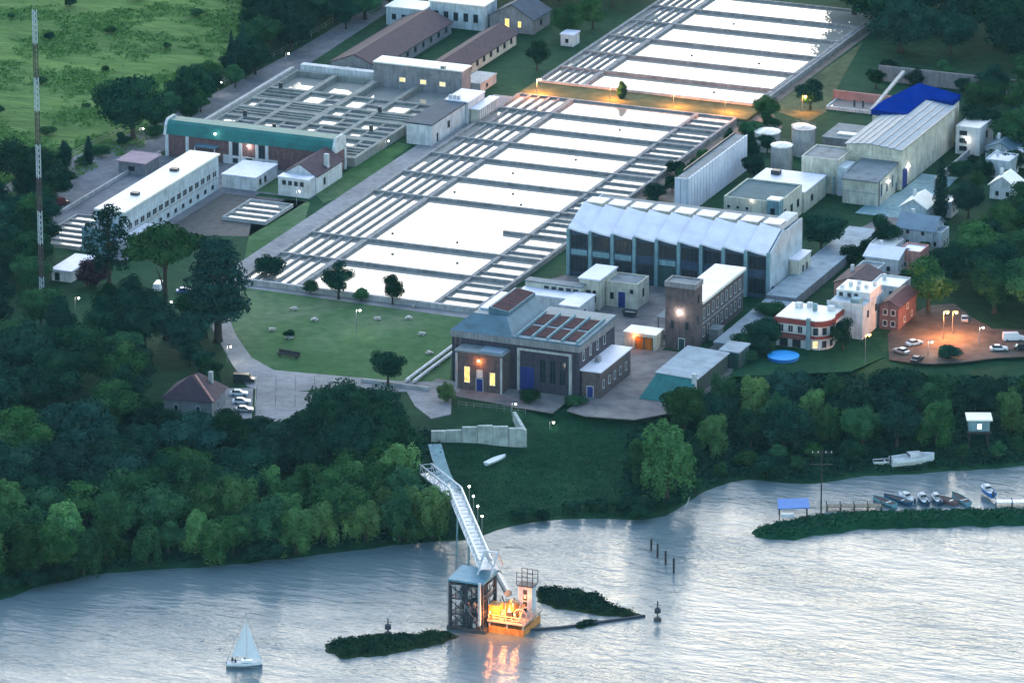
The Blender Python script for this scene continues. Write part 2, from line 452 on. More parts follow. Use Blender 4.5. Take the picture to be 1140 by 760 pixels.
def bulb(root, p, col, power, r=.28, name='bulb', radius=.3, child=None):
    """a lit lamp: a glowing bulb and its light"""
    o = MB().lathe((0, 0, 0), [(.02, -r), (r*.75, -r*.6), (r, 0), (r*.75, r*.6), (.02, r)], 8).build(name, 'lamp_orange' if col == 'o' else 'lamp_white', child or root, p)
    if power:
        l = bpy.data.lights.new('lamp_light', 'POINT'); l.energy = power; l.shadow_soft_size = radius
        l.color = (1.0, .32, .07) if col == 'o' else (1.0, .90, .75)
        lo = bpy.data.objects.new('lamp_light', l); COL.objects.link(lo); lo.parent = root
        lo.location = Vector(p)+Vector((0, 0, -r-.1)) if child is None else p
    return o

# ------------------------------------------------------------------ brick engine house by the bank
def engine_house():
    r = thing('engine_house', 'dark brick engine house with a blue green hipped roof and lit entrance above the bank', 'building', (-2, -33.5, GZ))
    W, L, H = 33.5, 23.5, 13
    MB().box(0, W, 0, L, -.5, H).build('wall', 'brick', r)
    MB().ext([(-.35, H-1.6), (0, H-1.6), (0, H), (-.35, H)], -.3, W+.3, 'x').build('cornice', 'grey', r)
    MB().ext([(W, H-1.6), (W+.35, H-1.6), (W+.35, H), (W, H)], 0, L, 'y').build('cornice', 'grey', r)
    # hipped blue green roof over the left half with a glazed lantern
    b = MB()
    o = [(-.4,-.4), (16.2,-.4), (16.2,L), (-.4,L)]; i = [(3.6,5), (12.4,5), (12.4,L-1), (3.6,L-1)]
    b.add([(*p, H) for p in o]+[(*p, H+3.4) for p in i], [(0,1,5,4), (1,2,6,5), (2,3,7,6), (3,0,4,7), (4,5,6,7), (3,2,1,0)])
    b.build('hipped_roof', 'teal_slate', r)
    MB().box(3.9, 7.0, 8.5, L-1.4, H+3.3, H+3.75).build('flat_roof', 'lilac_roof', r)
    b = MB(); b.ext([(7.2, H+3.3), (12.6, H+3.3), (12.6, H+4.3), (7.6, H+5.0), (7.2, H+5.0)], 6.0, L-.6, 'y').build('lantern', 'teal_slate', r)
    for k in range(4):
        y0 = 6.5+k*4.1
        MB().add([(7.8,y0,H+5.03),(12.3,y0,H+4.42),(12.3,y0+3.8,H+4.42),(7.8,y0+3.8,H+5.03),(7.8,y0,H+4.9),(12.3,y0,H+4.25),(12.3,y0+3.8,H+4.25),(7.8,y0+3.8,H+4.9)],
                 [(0,1,2,3),(0,4,5,1),(1,5,6,2),(2,6,7,3),(3,7,4,0),(7,6,5,4)]).build('roof_panel', 'brown_glass', r)
    # lower roof of the right half: pale ribs with brown glazed panels between
    MB().add([(16.2,-.3,H),(W+.4,-.3,H),(W+.4,L,H),(16.2,L,H),(16.2,-.3,H+.4),(W+.4,-.3,H+.4),(W+.4,L,H+1.0),(16.2,L,H+1.0)],
             [(3,2,1,0),(4,5,6,7),(0,1,5,4),(1,2,6,5),(2,3,7,6),(3,0,4,7)]).build('roof', 'teal_slate', r)
    zs = lambda y: H+.42+.6*(y+.3)/(L+.3)
    for k in range(5):
        x = 17.0+k*3.9
        MB().bar((x, .6, zs(.6)+.25), (x, 19, zs(19)+.25), .35, .5).build('roof_rib', 'pillar', r)
        if k < 4:
            for (ya, yb) in ((1.6, 8.6), (10.2, 17.6)):
                MB().add([(x+.55,ya,zs(ya)+.02),(x+3.3,ya,zs(ya)+.02),(x+3.3,yb,zs(yb)+.02),(x+.55,yb,zs(yb)+.02),
                          (x+.55,ya,zs(ya)+.14),(x+3.3,ya,zs(ya)+.14),(x+3.3,yb,zs(yb)+.14),(x+.55,yb,zs(yb)+.14)],
                         [(3,2,1,0),(4,5,6,7),(0,1,5,4),(1,2,6,5),(2,3,7,6),(3,0,4,7)]).build('roof_panel', 'brown_glass', r)
    # lit entrance bay
    MB().box(3.2, 15.4, -5.2, 0, -.5, 9.6).build('entrance_bay', 'brick_warm', r)
    MB().box(2.9, 15.7, -5.5, -.35, 9.6, 10.0).build('entrance_roof', 'grey_roof', r)
    MB().box(9.2, 15.2, -5.0, -.5, 10.0, 10.25).build('skylight', 'seam_roof', r)
    for x in (3.2, 15.0): MB().box(x, x+.5, -5.5, -5.2, -.3, 9.2).build('pilaster', 'palecon', r)
    win(r, 'f', 6.2, 2.0, 1.5, 4.0, -5.2, pane='lit_yellow', bars=1)
    win(r, 'f', 12.9, 2.0, 1.5, 3.2, -5.2, pane='lit_yellow', bars=1)
    door(r, 'f', 9.5, 1.7, 3.2, -5.2)
    win(r, 'f', 9.5, 3.7, 1.6, 1.8, -5.2, pane='frame', name='transom')
    bulb(r, (9.5, -5.9, 8.0), 'o', 170, .3)
    MB().tube((9.5, -5.2, 8.5), (9.5, -5.9, 8.4), .06).build('lamp_bracket', 'darkframe', r)
    # tall portal frame on the right half of the front
    MB().box(17.4, 18.0, -.5, 0, -.3, 10.2).build('portal_post', 'palecon', r)
    MB().box(31.0, 31.7, -.5, 0, -.3, 10.2).build('portal_post', 'palecon', r)
    MB().box(17.4, 31.7, -.5, 0, 10.2, 10.7).build('portal_beam', 'palecon', r)
    door(r, 'f', 19.9, 3.6, 6.0, 0, 'blue_door', 'darkframe', name='shutter_door')
    for k in range(3): win(r, 'f', 24+k*2.6, 2.5, 1.7, 6.0, 0, frame='darkframe', bars=1)
    for k in range(4): win(r, 'r', 2.8+k*4.6, 8.6, 1.3, 2.4, W)
    for x in (.8, 1.9): MB().box(x, x+.5, -.25, 0, -.3, H-1.6).build('pilaster', 'brick_warm', r)
    # low wing on the right
    block(r, W+.36, W+5.2, .8, 21, 6.6, 'brick_warm', 'lilac_roof', over=.35)
    for k in range(5): win(r, 'r', 3+k*3.7, 2.2, 1.2, 2.0, W+5.2)
    door(r, 'f', W+2.6, 1.5, 2.8, .8)
    MB().box(W+1.2, W+2.4, 7, 8.6, 6.95, 8.2).build('roof_unit', 'steel', r)
engine_house()

# ------------------------------------------------------------------ sawtooth hall
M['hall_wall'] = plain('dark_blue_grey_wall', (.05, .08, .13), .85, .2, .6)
def sawtooth_hall():
    r = thing('sawtooth_hall', 'long pump hall with nine pale folded roof panels and tall pale pillars', 'building', (-7.7, 57, GZ))
    W, L, H, n = 55, 24, 12, 9
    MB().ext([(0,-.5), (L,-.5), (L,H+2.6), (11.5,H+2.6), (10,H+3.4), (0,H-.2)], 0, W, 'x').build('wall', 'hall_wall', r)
    MB().ext([(0,-.5), (L,-.5), (L,H+2.9), (11.5,H+2.9), (10,H+3.8), (-.1,H)], W, W+.4, 'x').build('end_wall', 'bluewhite', r)
    MB().ext([(0,-.5), (L,-.5), (L,H+2.9), (11.5,H+2.9), (10,H+3.8), (-.1,H)], -.4, 0, 'x').build('end_wall', 'bluewhite', r)
    bw = W/n
    for k in range(n):
        x0, x1 = k*bw+.1, (k+1)*bw-.4
        vs = []
        for x, dz in ((x0, .95), ((x0+x1)/2, .35), (x1, 0)):
            for y, z in ((-.7, H), (10, H+3.9)):
                vs += [(x, y, z+dz-.45), (x, y, z+dz)]
        b = MB().add(vs, [(1,5,7,3), (5,9,11,7), (0,2,6,4), (4,6,10,8), (0,4,5,1), (4,8,9,5), (2,3,7,6), (6,7,11,10), (0,1,3,2), (8,10,11,9)])
        b.build('roof_panel', 'lilac_roof', r)
        # raised vent block behind every panel
        MB().box(x0+.5, x1-.7, 10.9, 15.5, H+2.6, H+4.5).build('roof_vent', 'cream', r)
        MB().box(x0+.3, x1-.5, 10.7, 15.7, H+4.5, H+4.7).build('vent_cap', 'lilac_roof', r)
        MB().box(x0+.5, x1-.5, -.25, 0, 5.6, 7.0).build('spandrel', 'pillar', r) if k in (0, 1, 2, 4) else MB().box(x0+.5, x1-.5, -.18, 0, 5.8, 6.6).build('spandrel', 'hall_wall', r)
        win(r, 'f', (x0+x1)/2, 7.6, bw-1.6, 3.4, 0, 'darkframe', bars=3)
        if k != 4: win(r, 'f', (x0+x1)/2, 1.2, bw-1.6, 4.0, 0, 'darkframe', bars=3)
        else: door(r, 'f', (x0+x1)/2, bw-1.8, 5.2, 0, 'green_door', 'darkframe')
    for k in range(n+1):
        x = k*bw
        MB().box(x-.42, x+.42, -.75, -.02, -.4, H+.35).build('pillar', 'pillar', r)
    MB().box(0, W, L-8, L-.2, H+2.6, H+2.75).build('flat_roof', 'grey_roof', r)
    door(r, 'r', 1.8, 1.6, 3.0, W+.4)
    MB().box(W-4.3, W-.8, 10.8, L, H+2.76, H+4.2).build('roof_block', 'white', r)
sawtooth_hall()

# ------------------------------------------------------------------ brick tower and its wing
def tower_house():
    r = thing('brick_tower_house', 'brown brick tower with one wall lamp and a long white roofed wing behind', 'building', (37.2, 9.8, GZ))
    MB().box(0, 7.8, 0, 5.2, -.5, 17).build('tower', 'brick_warm', r)
    p = MB(); p.box(-.25, 8.05, -.25, .15, 16.2, 17.5); p.box(-.25, .15, .15, 5.3, 16.2, 17.5); p.box(7.65, 8.05, .15, 5.3, 16.2, 17.5); p.box(.15, 7.65, 4.9, 5.3, 16.2, 17.5)
    p.build('parapet', 'grey', r)
    MB().box(.16, 7.64, .16, 4.89, 17, 17.15).build('tower_roof', 'grey_roof', r)
    MB().box(.3, 7.5, 5.2, 35.5, -.5, 10.8).build('wing', 'brick_warm', r)
    MB().box(-.3, 8.1, 5.31, 36, 10.8, 11.5).build('wing_roof', 'white_roof', r)
    MB().box(7.5, 7.75, 5.2, 35.5, 5.2, 5.7).build('string_course', 'grey', r)
    for k in range(9):
        win(r, 'r', 7.3+k*3.2, 6.6, 1.3, 2.6, 7.5); win(r, 'r', 7.3+k*3.2, 1.9, 1.3, 2.4, 7.5)
    for x in (2.0, 5.8):
        for z in (5.5, ): win(r, 'f', x, z, 1.0, 2.0, 0, 'darkframe')
    win(r, 'r', 2.5, 6.6, 1.0, 2.2, 7.8, 'darkframe'); win(r, 'r', 2.5, 12.0, 1.0, 2.2, 7.8, 'darkframe')
    door(r, 'f', 4.4, 1.5, 3.0, 0, 'green_door')
    bulb(r, (3.9, -.75, 10.3), 'w', 200, .36)
    MB().tube((3.9, 0, 10.9), (3.9, -.75, 10.7), .06).build('lamp_bracket', 'darkframe', r)
    MB().box(7.8, 10.4, 10, 13.5, -.3, 2.9).build('porch', 'grey', r); MB().box(7.76, 10.7, 9.7, 13.8, 2.9, 3.1).build('porch_roof', 'grey_roof', r)
tower_house()

# ------------------------------------------------------------------ small buildings between engine house and sawtooth hall
r = thing('cream_annex', 'small cream building with a bright blue door in front of the sawtooth hall', 'building', (11, 36, GZ))
block(r, 0, 8.6, 0, 8, 6.3, 'cream', 'grey_roof', parapet=.4)
door(r, 'f', 4.3, 1.9, 4.2, 0); win(r, 'f', 1.6, 2.2, 1.0, 1.6, 0, 'darkframe'); win(r, 'r', 4, 2.6, 1.1, 2, 8.6, 'darkframe'); win(r, 'f', 7, 4.2, .9, .9, 0, 'darkframe')
r = thing('stair_house', 'small white topped block joined to the left of the cream annex', 'building', (5.2, 32, GZ))
block(r, 0, 5.6, 0, 12, 7.7, 'cream', 'lilac_roof', over=.25); win(r, 'f', 2.6, 2, 1.2, 3, 0, 'darkframe'); win(r, 'f', 4.2, 2, .9, 3, 0, 'darkframe')
r = thing('flat_roofed_store', 'low pale store with an L shaped white roof behind the engine house', 'building', (-8.3, 17.5, GZ))
block(r, 0, 15.4, 11.5, 14.5, 6.2, 'cream', 'grey_roof', over=.15)
block(r, 0, 13.4, 6.0, 11.4, 4.6, 'white', 'lilac_roof', over=.2)
block(r, 14.0, 19.2, 0, 11, 4.9, 'white', 'lilac_roof', over=.2)
for k in range(5): win(r, 'f', 5.8+k*2, 5.0, 1.3, .75, 11.5, 'darkframe')
win(r, 'r', 4, 1.6, 1.2, 1.8, 19.2, 'darkframe')
r = thing('gate_house', 'small pink and cream gate house with wide orange doors', 'building', (27.5, 6.5, GZ))
block(r, 0, 8.4, 0, 5.5, 3.9, 'cream', 'white_roof', over=.2)
for u in (4.2, 6.6): door(r, 'f', u, 2.0, 3.1, 0, 'orange_door', 'darkframe')
bulb(r, (3.0, -.8, 3.6), 'o', 70, .14)
r = thing('steel_lean_to', 'open grey steel lean-to beside the brick tower', 'shed', (31, 20, GZ))
MB().add([(0,0,4.2),(6,0,4.2),(6,14,5),(0,14,5),(0,0,4.35),(6,0,4.35),(6,14,5.15),(0,14,5.15)], [(3,2,1,0),(4,5,6,7),(0,1,5,4),(1,2,6,5),(2,3,7,6),(3,0,4,7)]).build('roof', 'grey_roof', r)
for x, y in ((.3, .3), (5.7, .3), (.3, 13.7), (5.7, 13.7)): MB().box(x-.15, x+.15, y-.15, y+.15, 0, 4.2+.057*y).build('post', 'steel', r)

# ------------------------------------------------------------------ white office range at the left
def office():
    r = thing('white_office_block', 'long white office block with a cream flat roof and a ribbon of windows', 'building', (-132, 33, GZ))
    W, L, H = 8.2, 58, 9.6
    MB().box(0, W, 0, L, -.4, H).build('wall', 'bluewhite', r)
    MB().box(-.35, W+.45, -.4, L+.3, H, H+.45).build('roof', 'white_roof', r)
    MB().box(W, W+.18, 0, L, 3.4, 3.8).build('string_course', 'palecon', r)
    for k in range(15): win(r, 'r', 3.5+k*3.7, 4.2, 2.5, 1.7, W, 'frame', bars=1)
    for k in range(11): win(r, 'r', 8+k*4.6, 1.2, 1.4, 1.0, W, 'darkframe')
    for y in (14, 38): MB().box(3.2, 5.4, y, y+1.6, H+.45, H+1.2).build('roof_hatch', 'darkframe', r)
    block(r, W+.01, W+2.4, -4, 12, 3.2, 'palecon', 'lilac_roof', over=.2)
    block(r, -1, 6.2, -6.5, -.41, 6.2, 'pillar', 'grey_roof', parapet=.4)
office()
r = thing('office_annex', 'low white annex joining the office block to the green roofed hall', 'building', (-123.7, 93, GZ))
MB().box(0, 10, 0, 14, -.3, 3.6).build('wall', 'white', r)
MB().box(-.2, 10.2, -.2, 14.2, 3.6, 3.9).build('roof', 'lilac_roof', r)
for y in (3, 6.2): win(r, 'r', y, 1.2, 1.2, 1.5, 10, 'darkframe')

# ------------------------------------------------------------------ green roofed pump hall
def green_hall():
    r = thing('green_roofed_hall', 'long brick hall with a rounded green roof and white pilasters', 'building', (-151, 114.5, GZ))
    W, L, H = 51, 7.2, 6.4
    MB().box(0, W, 0, L, -.3, H).build('wall', 'brick_field', r)
    prof = [(-.5, H), (-.1, H+1.6), (.6, H+3.0), (1.5, H+3.6), (L-1.5, H+3.6), (L-.6, H+3.0), (L+.1, H+1.6), (L+.5, H)]
    MB().ext(prof[::-1], .4, W-.4, 'x').build('roof', 'teal_roof', r)
    big = [(y, z+.45) for y, z in prof]; big[0] = (-.75, H-.2); big[-1] = (L+.75, H-.2)
    for x0, x1 in ((-.3, .4), (W-.4, W+.3)):
        MB().ext(big[::-1], x0, x1, 'x').build('gable_end', 'white', r)
    MB().box(W+.001, W+.25, 1.2, L-1.2, 1.0, 8.2).build('gable_panel', 'brick_field', r)
    MB().box(W, W+.3, -.5, .6, -.3, H).build('pilaster', 'white', r); MB().box(W, W+.3, L-.6, L+.5, -.3, H).build('pilaster', 'white', r)
    for k, x in enumerate((0, 6.2, 19.4, 22.4, 27.4, 30.4)):
        MB().box(x, x+.9, -.3, 0, -.3, H-.05).build('pilaster', 'white', r)
    for x in (21.3, 29.3): win(r, 'f', x, 2.5, 1.8, 3.6, 0, 'darkframe', bars=1)
    MB().box(17.6, 34, -.22, 0, -.2, 2.4).build('plinth', 'white', r)
    for x in (21.3, 29.8): win(r, 'f', x, .5, 1.6, 1.2, -.22, 'darkframe')
    door(r, 'f', 25.5, 1.9, 2.2, -.22, 'green_door')
    MB().box(10, 16.5, -3, 0, 4.4, 4.75).build('canopy', 'teal_slate', r)
    for x in (10.2, 16.2): MB().box(x-.1, x+.1, -2.9, -2.7, 0, 4.4).build('canopy_post', 'white', r)
    bulb(r, (25.5, -.7, 5.8), 'w', 60, .28)
    bulb(r, (15.6, -1.0, 8.2), 'w', 0, .28)
    win(r, 'f', 47, .6, 2.2, 2.4, 0, 'frame', bars=1)
green_hall()
r = thing('porch_house', 'white porch house with a maroon gabled roof in front of the green roofed hall', 'building', (-106.8, 92.2, GZ))
MB().ext([(0,-.3), (9.4,-.3), (9.4,5.2), (4.7,8.0), (0,5.2)], 4.5, 21.8, 'y').build('wall', 'white', r)
for sg in (-1, 1):
    MB().ext([(4.7+sg*5.3, 4.85), (4.7, 8.0), (4.7, 8.3), (4.7+sg*5.3, 5.15)], 4.0, 21.7, 'y').build('roof', 'maroon_roof', r)
block(r, .2, 9.2, 0, 4.49, 5.0, 'white', 'lilac_roof', over=.15)
for k in range(4): win(r, 'f', 2+k*1.75, 3.3, 1.1, 1.1, 0, 'darkframe')
MB().box(8.4, 9.6, 12, 13, 4.8, 9.2).build('chimney', 'white', r)
win(r, 'r', 10, 1.5, 1.2, 1.8, 9.4, 'darkframe')

# ------------------------------------------------------------------ filter house: open tanks behind the green roofed hall
def filters():
    r = thing('filter_tanks', 'grid of open concrete filter tanks with walkways behind the green roofed hall', 'tank', (-150.5, 124, GZ))
    W, L, H = 52.5, 76, 2.6
    M['deck'] = plain('mossy_concrete_deck', (.24, .255, .24), .9, .28, .25)
    cols = [0, 1.0, 12.2, 13.8, 25, 27, 38.5, 40, 51.5, W]
    rows = [0, 1.2, 9, 10.4, 17, 20, 26, 27.6, 35, 37, 44, 46, 56, 57.5, L-1.2, L]
    for i in range(0, len(rows), 2): MB().box(0, W, rows[i], rows[i+1], -.2, H).build('walkway', 'deck', r)
    for j in range(0, len(rows)-2, 2):
        y0, y1 = rows[j+1], rows[j+2]
        for i in range(0, len(cols), 2):
            MB().box(cols[i], cols[i+1], y0, y1, -.2, H-.03).build('cross_wall', 'deck', r)
    rnd = random.Random(5)
    wm, dm = [], []
    for j in range(1, len(rows)-1, 2):
        for i in range(1, len(cols)-1, 2):
            x0, x1, y0, y1 = cols[i], cols[i+1], rows[j], rows[j+1]
            t = rnd.random()
            if j >= 13 or t < .68:
                MB().box(x0, x1, y0, y1, 0, .9 if j >= 13 else H-.75).build('tank_water', 'basin_water', r)
                if y1-y0 < 12:
                    xm = x0+(x1-x0)*rnd.uniform(.35, .65)
                    MB().box(xm-.4, xm+.4, y0, y1, .2, H-.1).build('baffle', 'deck', r)
                    MB().box(xm+.4, x1, (y0+y1)/2-.5, (y0+y1)/2+.6, .2, H-.15).build('baffle', 'concrete', r)
            else:
                MB().box(x0, x1, y0, y1, 0, 1.1).build('dry_bed', 'concrete', r)
                for q in range(3):
                    yy = y0+(y1-y0)*(q+.5)/3
                    MB().box(x0, x1, yy-.3, yy+.3, 1.1, H-.2).build('trough', 'deck', r)
    p = MB()
    MB().box(1, W*.64, L+1.0, L+3.4, -.2, H+1.4).build('rear_wall', 'white', r)
    MB().box(-1.4, -.3, 0, L, -.2, H+.8).build('side_wall', 'palecon', r)
    for k in range(6):
        x, y = rnd.uniform(4, W-4), rows[2*rnd.randrange(1, 7)]+.5
        MB().box(x-.5, x+.5, y-.3, y+.3, H, H+1.6).build('valve_box', 'darkframe', r)
filters()
r = thing('grey_block', 'grey flat topped block with three dim windows beyond the filter tanks', 'building', (-125, 198, GZ))
block(r, 0, 27.5, 0, 6.5, 8.0, 'grey', 'white_roof', over=.2)
for x in (9, 15.5, 21.5): win(r, 'f', x, 3.2, 2.0, 1.3, 0, pane='lit_dim')
MB().box(21, 22.2, -.3, .9, 8.36, 9.2).build('roof_unit', 'steel', r)
r = thing('navy_roofed_building', 'white building with a navy flat roof beside the near basin', 'building', (-94.3, 151, GZ))
block(r, 0, 7.6, 0, 24, 5.9, 'white', 'navy_roof', over=.2)
block(r, 1.5, 8.4, 24.25, 36, 6.2, 'white', 'lilac_roof', over=.2)
win(r, 'r', 12, 2.4, 1.6, 1.8, 7.6, 'darkframe'); win(r, 'r', 4, .6, 1.0, 2.2, 7.6, 'darkframe')
for k in range(3): MB().box(2+k*1.3, 2.7+k*1.3, 25, 26.2, 6.56, 7.6).build('roof_cowl', 'white', r)
r = thing('sheet_lean_to', 'ribbed lean-to lit orange at the corner of the near basin', 'shed', (-85.5, 176, GZ))
MB().box(0, 2.4, 0, 14, -.2, 4.2).build('wall', 'cream', r)
for k in range(9): MB().box(2.4, 2.6, .5+k*1.5, 1.3+k*1.5, 0, 4.0).build('cladding_panel', 'white', r)
MB().box(-.2, 2.9, -.3, 14.3, 4.2, 4.45).build('roof', 'lilac_roof', r)

# ------------------------------------------------------------------ long sheds and houses at the top
def shed(label, x0, x1, y0, y1, h, rise, roof, wall='grey', nwin=6):
    r = thing('long_shed', label, 'shed', (x0, y0, GZ))
    gable(r, 0, x1-x0, 0, y1-y0, h, rise, 'y', wall, roof)
    for k in range(nwin): win(r, 'r', 4+k*(y1-y0-8)/max(1, nwin-1), 1.4, 1.6, 1.5, x1-x0, 'darkframe')
    win(r, 'f', (x1-x0)/2-2, 1.2, 1.4, 1.6, 0, pane='lit_dim'); win(r, 'f', (x1-x0)/2+2, 1.2, 1.4, 1.6, 0, 'darkframe')
    return r
shed('wide dark shed with a purple brown roof behind the grey block', -143, -128, 208, 262, 3.6, 3.0, 'maroon_roof', nwin=9)
shed('narrow shed with a reddish brown roof right of the purple roofed shed', -115.5, -105.5, 214, 258, 3.4, 2.4, 'maroon_roof', 'cream', 8)
r = thing('top_white_building', 'white two part building beyond the purple roofed shed', 'building', (-150, 264, GZ))
block(r, 0, 12, 0, 9, 5.5, 'bluewhite', 'white_roof'); block(r, 12.4, 30, 4, 14, 7.5, 'bluewhite', 'white_roof')
for k in range(5): win(r, 'f', 14.5+k*3.2, 2.5, 1.5, 2.4, 4, 'darkframe')
for k in range(3): win(r, 'f', 2.5+k*3.2, 2, 1.4, 1.6, 0, 'darkframe')
r = thing('slate_house', 'dark roofed house with two yellow lit windows at the top of the works', 'house', (-119, 270, GZ))
gable(r, 0, 14, 0, 13, 4.6, 4, 'y', 'grey', 'navy_roof')
win(r, 'f', 5.6, 1.6, 1.5, 2.6, 0, pane='lit_yellow'); win(r, 'f', 9.6, 1.9, 1.2, 1.8, 0, pane='lit_yellow'); win(r, 'r', 6, 1.6, 1.5, 1.8, 14, 'darkframe')
r = thing('low_white_store', 'small white topped store beside the reddish roofed shed', 'shed', (-101, 205.5, GZ))
block(r, 0, 6, 0, 12, 2.6, 'palecon', 'palecon', over=.2); win(r, 'r', 5, .8, 1.2, 1.0, 6, 'darkframe')
r = thing('pump_kiosk', 'small pale kiosk under the trees left of the far basin', 'building', (-93, 262, GZ))
block(r, 0, 4, 0, 5, 3.4, 'white', 'lilac_roof', over=.2); win(r, 'f', 2, 1.2, 1.0, 1.1, 0, 'darkframe')

# ------------------------------------------------------------------ corrugated white screen building
def screen():
    r = thing('white_panel_screen', 'tall narrow building clad in white upright panels beside the basins', 'building', (-1.6, 117.5, GZ))
    W, L, H = 3.6, 46, 9.6
    MB().box(0, W, 0, L, -.4, H).build('wall', 'bluewhite', r)
    MB().box(.2, W-.2, .2, L-.2, H, H+.12).build('roof', 'grey_roof', r)
    n = 20
    me = MB().prism([(0,0), (.34,.25), (.34,1.75), (0,2.0)], -.3, H+.5).mesh('wall_panel', 'lilac_roof')
    for k in range(n): link('wall_panel', me, r, (W, .15+k*2.28, 0))
    me2 = MB().prism([(0,0), (0,-.3), (1.6,-.3), (1.6,0)], -.3, H+.5).mesh('front_panel', 'lilac_roof')
    for k in range(2): link('front_panel', me2, r, (.1+k*1.75, 0, 0))
    MB().box(-.3, 0, 7, L, H-.8, H+.6).build('gutter', 'darkframe', r)
screen()
M['deep_teal'] = plain('deep_teal_flat_roof', (.035, .10, .125), .8, .2, .4, streak=False)
r = thing('teal_flat_house', 'beige building with a teal flat roof and small round windows behind the sawtooth hall', 'building', (14.5, 112, GZ))
block(r, 0, 15.5, 0, 18, 7.8, 'cream', 'deep_teal', parapet=.45)
for k in range(3):
    m = MB().lathe((0,0,0), [(.62,0), (.62,.12)], 12); m.v = [(x, -z, y) for x, y, z in m.v]
    o = m.build('round_window', 'frame', r, (1.4+k*2.6, 0, 5.6))
    m = MB().lathe((0,0,0), [(.45,.12), (.45,.15)], 12); m.v = [(x, -z, y) for x, y, z in m.v]; m.build('pane', 'glass', o)
MB().box(12.4, 15.8, -.6, 2.6, -.3, 8.6).build('stair_turret', 'pillar', r); MB().box(12.3, 15.9, -.7, 2.7, 8.6, 9.0).build('turret_roof', 'white_roof', r)
win(r, 'f', 14, 3, 1.2, 3.6, -.6, 'darkframe'); bulb(r, (8, -.4, 8.0), 'w', 0, .2)
for k in range(3): win(r, 'r', 5+k*5, 3, 1.6, 2, 15.5, 'darkframe')
r = thing('lilac_roofed_store', 'wide low store with a pale lilac flat roof behind the teal flat roof', 'building', (13.4, 131, GZ))
block(r, 0, 17, 0, 17, 5.6, 'cream', 'lilac_roof', over=.2)
MB().box(3.2, 5.6, 11.5, 13.4, 5.96, 7.2).build('roof_unit', 'darkframe', r); MB().box(4, 5, 13.4, 14.6, 5.96, 6.6).build('roof_duct', 'darkframe', r); win(r, 'r', 6, 2, 1.6, 1.6, 17, 'darkframe')

# ------------------------------------------------------------------ blue roofed hall and its front blocks
def blue_hall():
    r = thing('blue_roofed_hall', 'big cream hall with a ribbed pale metal roof and a royal blue rear roof sheet', 'building', (31.8, 160.6, GZ))
    W, L, H = 15.6, 46, 11.3
    MB().ext([(0,-.4), (W,-.4), (W,H), (W*.45,H+.9), (0,H+.2)], 0, L, 'y').build('wall', 'cream', r)
    zt = lambda x: H+.2+.7*x/(W*.45) if x < W*.45 else H+.9-.9*(x-W*.45)/(W*.55)
    xs = [-.5, 1.2, 3.0, 5.0, W*.45, 9.2, 11.4, 13.5, W+.5]
    for a, b in zip(xs, xs[1:]):
        za, zb = zt(a), zt(b)
        ye = 30 if b < W*.5 else 46.4
        MB().add([(a,-.5,za),(b,-.5,zb),(b,ye,zb),(a,ye,za),(a,-.5,za+.18),(b-.12,-.5,zb+.18),(b-.12,ye,zb+.18),(a,ye,za+.18)],
                 [(3,2,1,0),(4,5,6,7),(0,1,5,4),(1,2,6,5),(2,3,7,6),(3,0,4,7)]).build('roof_panel', 'seam_roof', r)
        MB().bar((b, -.5, zb+.2), (b, ye, zb+.2), .16, .3).build('roof_seam', 'steel', r)
    b = MB()
    b.prism([(-3.5,30.2), (7.0,30.2), (7.0,46.6), (14.6,46.6), (14.6,54), (0,61), (-3.5,40)], H-.1, H+1.35).build('blue_roof', 'blue_tarp', r)
    MB().prism([(-3.2,30.6), (-.01,30.6), (-.01,60), (-3.2,40)], -.3, H-.15).build('rear_wall', 'cream', r)
    MB().box(0, 14.4, L, 53.5, -.3, H-.15).build('rear_wall', 'cream', r)
    door(r, 'r', 3.4, 4.2, 5.6, W, 'blue_door', 'cream', name='roller_door')
    bulb(r, (W+.5, 6.0, 5.4), 'w', 60, .28)
    MB().box(.4, W-.4, -.35, 0, 8.2, 8.9).build('front_beam', 'cream', r)
    MB().bar((-4.4, 33, H+.3), (-9, 74, H+.3), .9, .6).build('gutter', 'palecon', r)
blue_hall()
r = thing('monopitch_annex', 'beige annex with a sloping grey roof in front of the blue roofed hall', 'building', (36.6, 144, GZ))
MB().ext([(0,-.3), (16.4,-.3), (16.4,7.6), (0,6.6)], 0, 10, 'x').build('wall', 'cream', r)
MB().ext([(-.4,6.6), (16.4,7.62), (16.4,8.0), (-.4,6.95)], -.3, 10.3, 'x').build('roof', 'grey_roof', r)
for k in range(3): win(r, 'r', 3+k*4.6, 2.0, 1.5, 3.6, 10, 'frame')
bulb(r, (10.5, 8, 5), 'w', 50, .25); MB().box(-.1, 10.1, -.16, 0, 3.4, 3.7).build('string_course', 'palecon', r)
door(r, 'r', 15.2, 1.3, 2.6, 10, 'green_door')
MB().tube((10.25, .6, 0), (10.25, .6, 7.2), .14).build('downpipe', 'darkframe', r)
r = thing('beige_tower_block', 'plain tall beige block left of the monopitch annex', 'building', (22.5, 150.5, GZ))
block(r, 0, 10.6, 0, 12, 9.4, 'cream', 'grey_roof', parapet=.4)
MB().box(10.62, 13.4, -1, 6, -.3, 8.0).build('side_bay', 'bluewhite', r); win(r, 'f', 5, 3, 1.2, 2, 0, 'darkframe')
for x in (7.3, 9.6): MB().tube((x, -.5, 0), (x, -.5, 5), .3, n=8).build('standpipe', 'pillar', r)
r = thing('white_end_building', 'white building with dark openings at the far end of the blue roofed hall', 'building', (50, 200, GZ))
block(r, 0, 7, 0, 12, 7.6, 'white', 'white_roof', parapet=.4)
for z in (1.2, 3.4, 5.6): win(r, 'f', 2.2, z, 2.2, 1.2, 0, 'darkframe')
